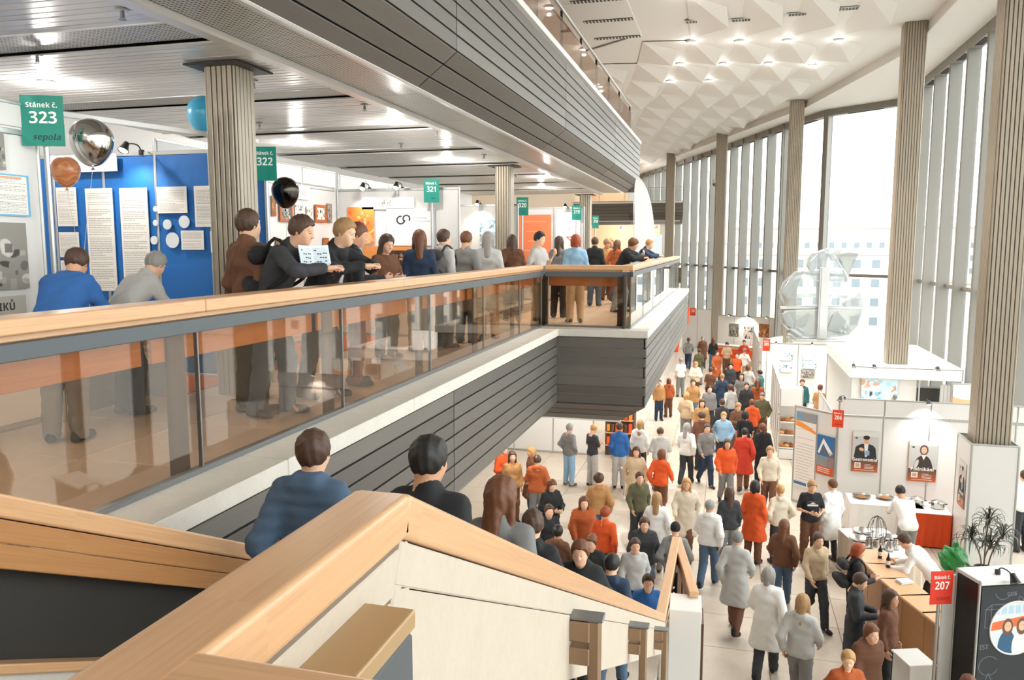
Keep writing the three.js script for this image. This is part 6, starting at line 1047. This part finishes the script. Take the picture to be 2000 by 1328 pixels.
// ---- middle of the hall
g(0.16, -16.06, 195, 'stand', 'charcoal', 'jacket', 'grey', 'brown', 'long', 'left of the orange jacket', { h: 1.68 });
g(0.66, -16.46, 160, 'stand', 'orange', 'coat', 'brown', 'black', 'bob', 'in the middle of the walkway', { h: 1.74 });
g(1.16, -16.57, 200, 'pocket', 'cream', 'hoodie', 'charcoal', 'blond', 'short', 'right of the orange coat', { h: 1.66 });
g(1.77, -16.76, 10, 'hold', 'black', 'tee', 'brown', 'fair', 'short', 'white chest print', { h: 1.78 });
poster('chest_print', 'white lettering on the chest of the black t-shirt', 'print', texMat('chest', canvasTex(128, 64, (q, w, h) => { q.fillStyle = '#1f2022'; q.fillRect(0, 0, w, h); q.fillStyle = '#dcdad6'; q.beginPath(); q.moveTo(30, 26); q.lineTo(64, 6); q.lineTo(98, 26); q.fill(); q.fillRect(8, 32, 112, 20); })), 0.24, 0.12, 1.795, G + 1.3, -16.585, 0.17);
g(2.2, -16.95, 215, 'stand', 'white', 'coat', 'charcoal', 'brown', 'cap', 'serving at the table', { h: 1.75, fit: 'slim' });
g(3.6, -16.9, 190, 'bend', 'white', 'tee', 'grey', 'black', 'short', 'behind the bar, farther server', { h: 1.78 });
g(3.4, -14.2, 250, 'bend', 'white', 'jacket', 'black', 'brown', 'short', 'behind the bar, nearer server', { h: 1.78 });
g(2.15, -13.5, 100, 'hold', 'black', 'sweater', 'charcoal', 'red', 'bob', 'at the bar', { h: 1.68, pack: '#2a2a2b' });
g(1.98, -12.2, 80, 'hold', 'charcoal', 'coat', 'black', 'brown', 'short', 'beside the white counter', { h: 1.7 });
g(2.35, -11.75, 60, 'stand', 'brown', 'jacket', 'black', 'brown', 'long', 'near the white counter', { h: 1.66 });
g(1.9, -10.6, 30, 'walk', 'brown', 'puffer', 'black', 'chestnut', 'tail', 'near the bottom edge', { h: 1.66 });
g(0.28, -13.28, 165, 'walk', 'light grey', 'coat', 'brown', 'grey', 'cap', 'walking up the hall', { h: 1.76 });
g(0.72, -11.9, 170, 'walkb', 'white', 'coat', 'charcoal', 'grey', 'bob', 'walking up the hall', { h: 1.74 });
g(1.12, -11.1, 160, 'walk', 'light grey', 'hoodie', 'grey', 'fair', 'long', 'walking up the hall', { h: 1.72 });
g(1.1, -14.4, 175, 'walkb', 'brown', 'jacket', 'denim', 'chestnut', 'long', 'walking behind the orange coat', { h: 1.66 });
g(1.6, -13.9, 20, 'walk', 'beige', 'sweater', 'charcoal', 'brown', 'bun', 'walking between bar and stairs', { h: 1.66 });
g(1.55, -9.9, 10, 'walkb', 'rust', 'jacket', 'charcoal', 'blond', 'short', 'lowest at the picture edge', { h: 1.6 });
g(2.83, -9.75, 0, 'stand', 'charcoal', 'sweater', 'black', 'chestnut', 'long', 'before the chalkboard', { h: 1.55 });
g(6.2, -18.6, 200, 'stand', 'white', 'sweater', 'charcoal', 'brown', 'short', 'right of the column casing', { h: 1.78 });
g(-2.35, -29.6, 20, 'stand', 'tan', 'jacket', 'navy', 'brown', 'short', 'beside the gallery flank', { h: 1.55, lod: 2 });
g(-2.05, -30.3, 200, 'stand', 'rust', 'hoodie', 'brown', 'chestnut', 'long', 'beside the gallery flank', { h: 1.5, lod: 2 });
// ---- walkway crowd, near to far
[[0.1, -20.1, 10, 'walk', 'orange', 'puffer', 'grey', 'brown', 'long'], [0.55, -21.4, 180, 'walkb', 'red', 'coat', 'brown', 'black', 'short'], [-0.44, -21.7, 20, 'walk', 'grey', 'jacket', 'navy', 'brown', 'short'], [-0.95, -21.6, 170, 'walkb', 'white', 'jacket', 'charcoal', 'grey', 'long'], [1.03, -22.1, 200, 'stand', 'black', 'puffer', 'black', 'chestnut', 'tail'], [1.1, -19.6, 0, 'walk', 'cream', 'sweater', 'brown', 'fair', 'bun'], [-0.6, -23.2, 190, 'hold', 'brown', 'puffer', 'black', 'brown', 'curly'], [0.0, -23.4, 0, 'pocket', 'pale blue', 'puffer', 'charcoal', 'blond', 'short'], [0.6, -23.7, 170, 'walk', 'black', 'tee', 'black', 'black', 'bob']].forEach((a) => g(...a, 'in the near walkway crowd'));
[[-0.67, -25.2, 10, 'stand', 'tan', 'coat', 'grey', 'brown', 'long'], [-0.06, -25.4, 200, 'stand', 'charcoal', 'sweater', 'denim', 'brown', 'short'], [0.4, -25.0, 30, 'hold', 'brown', 'sweater', 'brown', 'fair', 'tail'], [0.85, -25.6, 190, 'walk', 'orange', 'hoodie', 'black', 'chestnut', 'short'], [1.2, -26.9, 0, 'pocket', 'olive', 'puffer', 'brown', 'grey', 'cap'], [-1.2, -26.3, 170, 'walkb', 'beige', 'jacket', 'grey', 'blond', 'bob'], [-0.5, -27.8, 20, 'stand', 'grey', 'puffer', 'charcoal', 'black', 'short'], [0.2, -28.2, 200, 'walk', 'light grey', 'sweater', 'navy', 'brown', 'curly'], [0.75, -28.8, 0, 'stand', 'charcoal', 'hoodie', 'charcoal', 'brown', 'short'], [1.15, -29.6, 180, 'hold', 'rust', 'tee', 'brown', 'chestnut', 'long'], [-1.1, -29.0, 10, 'walk', 'tan', 'hoodie', 'denim', 'brown', 'bun'], [-0.1, -30.6, 190, 'pocket', 'navy', 'coat', 'black', 'fair', 'short']].forEach((a) => g(...a, 'in the middle walkway crowd', { lod: 2 }));
[[0.6, -31.0, 0, 'walk', 'grey', 'tee', 'grey', 'brown', 'long'], [-0.55, -32.1, 170, 'stand', 'brown', 'tee', 'black', 'brown', 'short'], [-1.2, -33.6, 20, 'hold', 'cream', 'puffer', 'brown', 'blond', 'long'], [-1.85, -34.6, 190, 'stand', 'white', 'tee', 'grey', 'grey', 'short'], [0.2, -33.6, 10, 'stand', 'charcoal', 'jacket', 'navy', 'black', 'curly'], [0.9, -33.2, 200, 'walkb', 'light grey', 'tee', 'denim', 'chestnut', 'bob'], [0.5, -36.9, 0, 'stand', 'orange', 'tee', 'black', 'brown', 'short'], [0.85, -38.6, 180, 'pocket', 'white', 'sweater', 'beige', 'fair', 'short'], [-0.4, -37.4, 30, 'walk', 'rust', 'coat', 'charcoal', 'brown', 'bun'], [-1.2, -37.9, 170, 'stand', 'olive', 'sweater', 'grey', 'brown', 'short'], [0.05, -41.0, 0, 'hold', 'beige', 'tee', 'brown', 'black', 'short'], [-0.64, -42.5, 190, 'stand', 'black', 'sweater', 'denim', 'chestnut', 'long'], [-1.2, -43.2, 10, 'stand', 'brown', 'coat', 'black', 'grey', 'bob'], [-1.9, -42.4, 180, 'walk', 'grey', 'sweater', 'navy', 'brown', 'tail'], [0.9, -42.0, 0, 'pocket', 'red', 'sweater', 'grey', 'brown', 'short']].forEach((a) => g(...a, 'in the far walkway crowd', { lod: 2 }));
g(1.35, -31.9, 250, 'hold', 'teal', 'jacket', 'charcoal', 'black', 'short', 'below the 205 sign', { lod: 2 });
g(2.7, -30.0, 0, 'stand', 'teal', 'hoodie', 'charcoal', 'brown', 'short', 'past the showcase', { lod: 2 });
g(3.2, -29.0, 150, 'stand', 'tan', 'tee', 'beige', 'chestnut', 'short', 'past the showcase', { lod: 2 });

renderer.render(scene, camera);
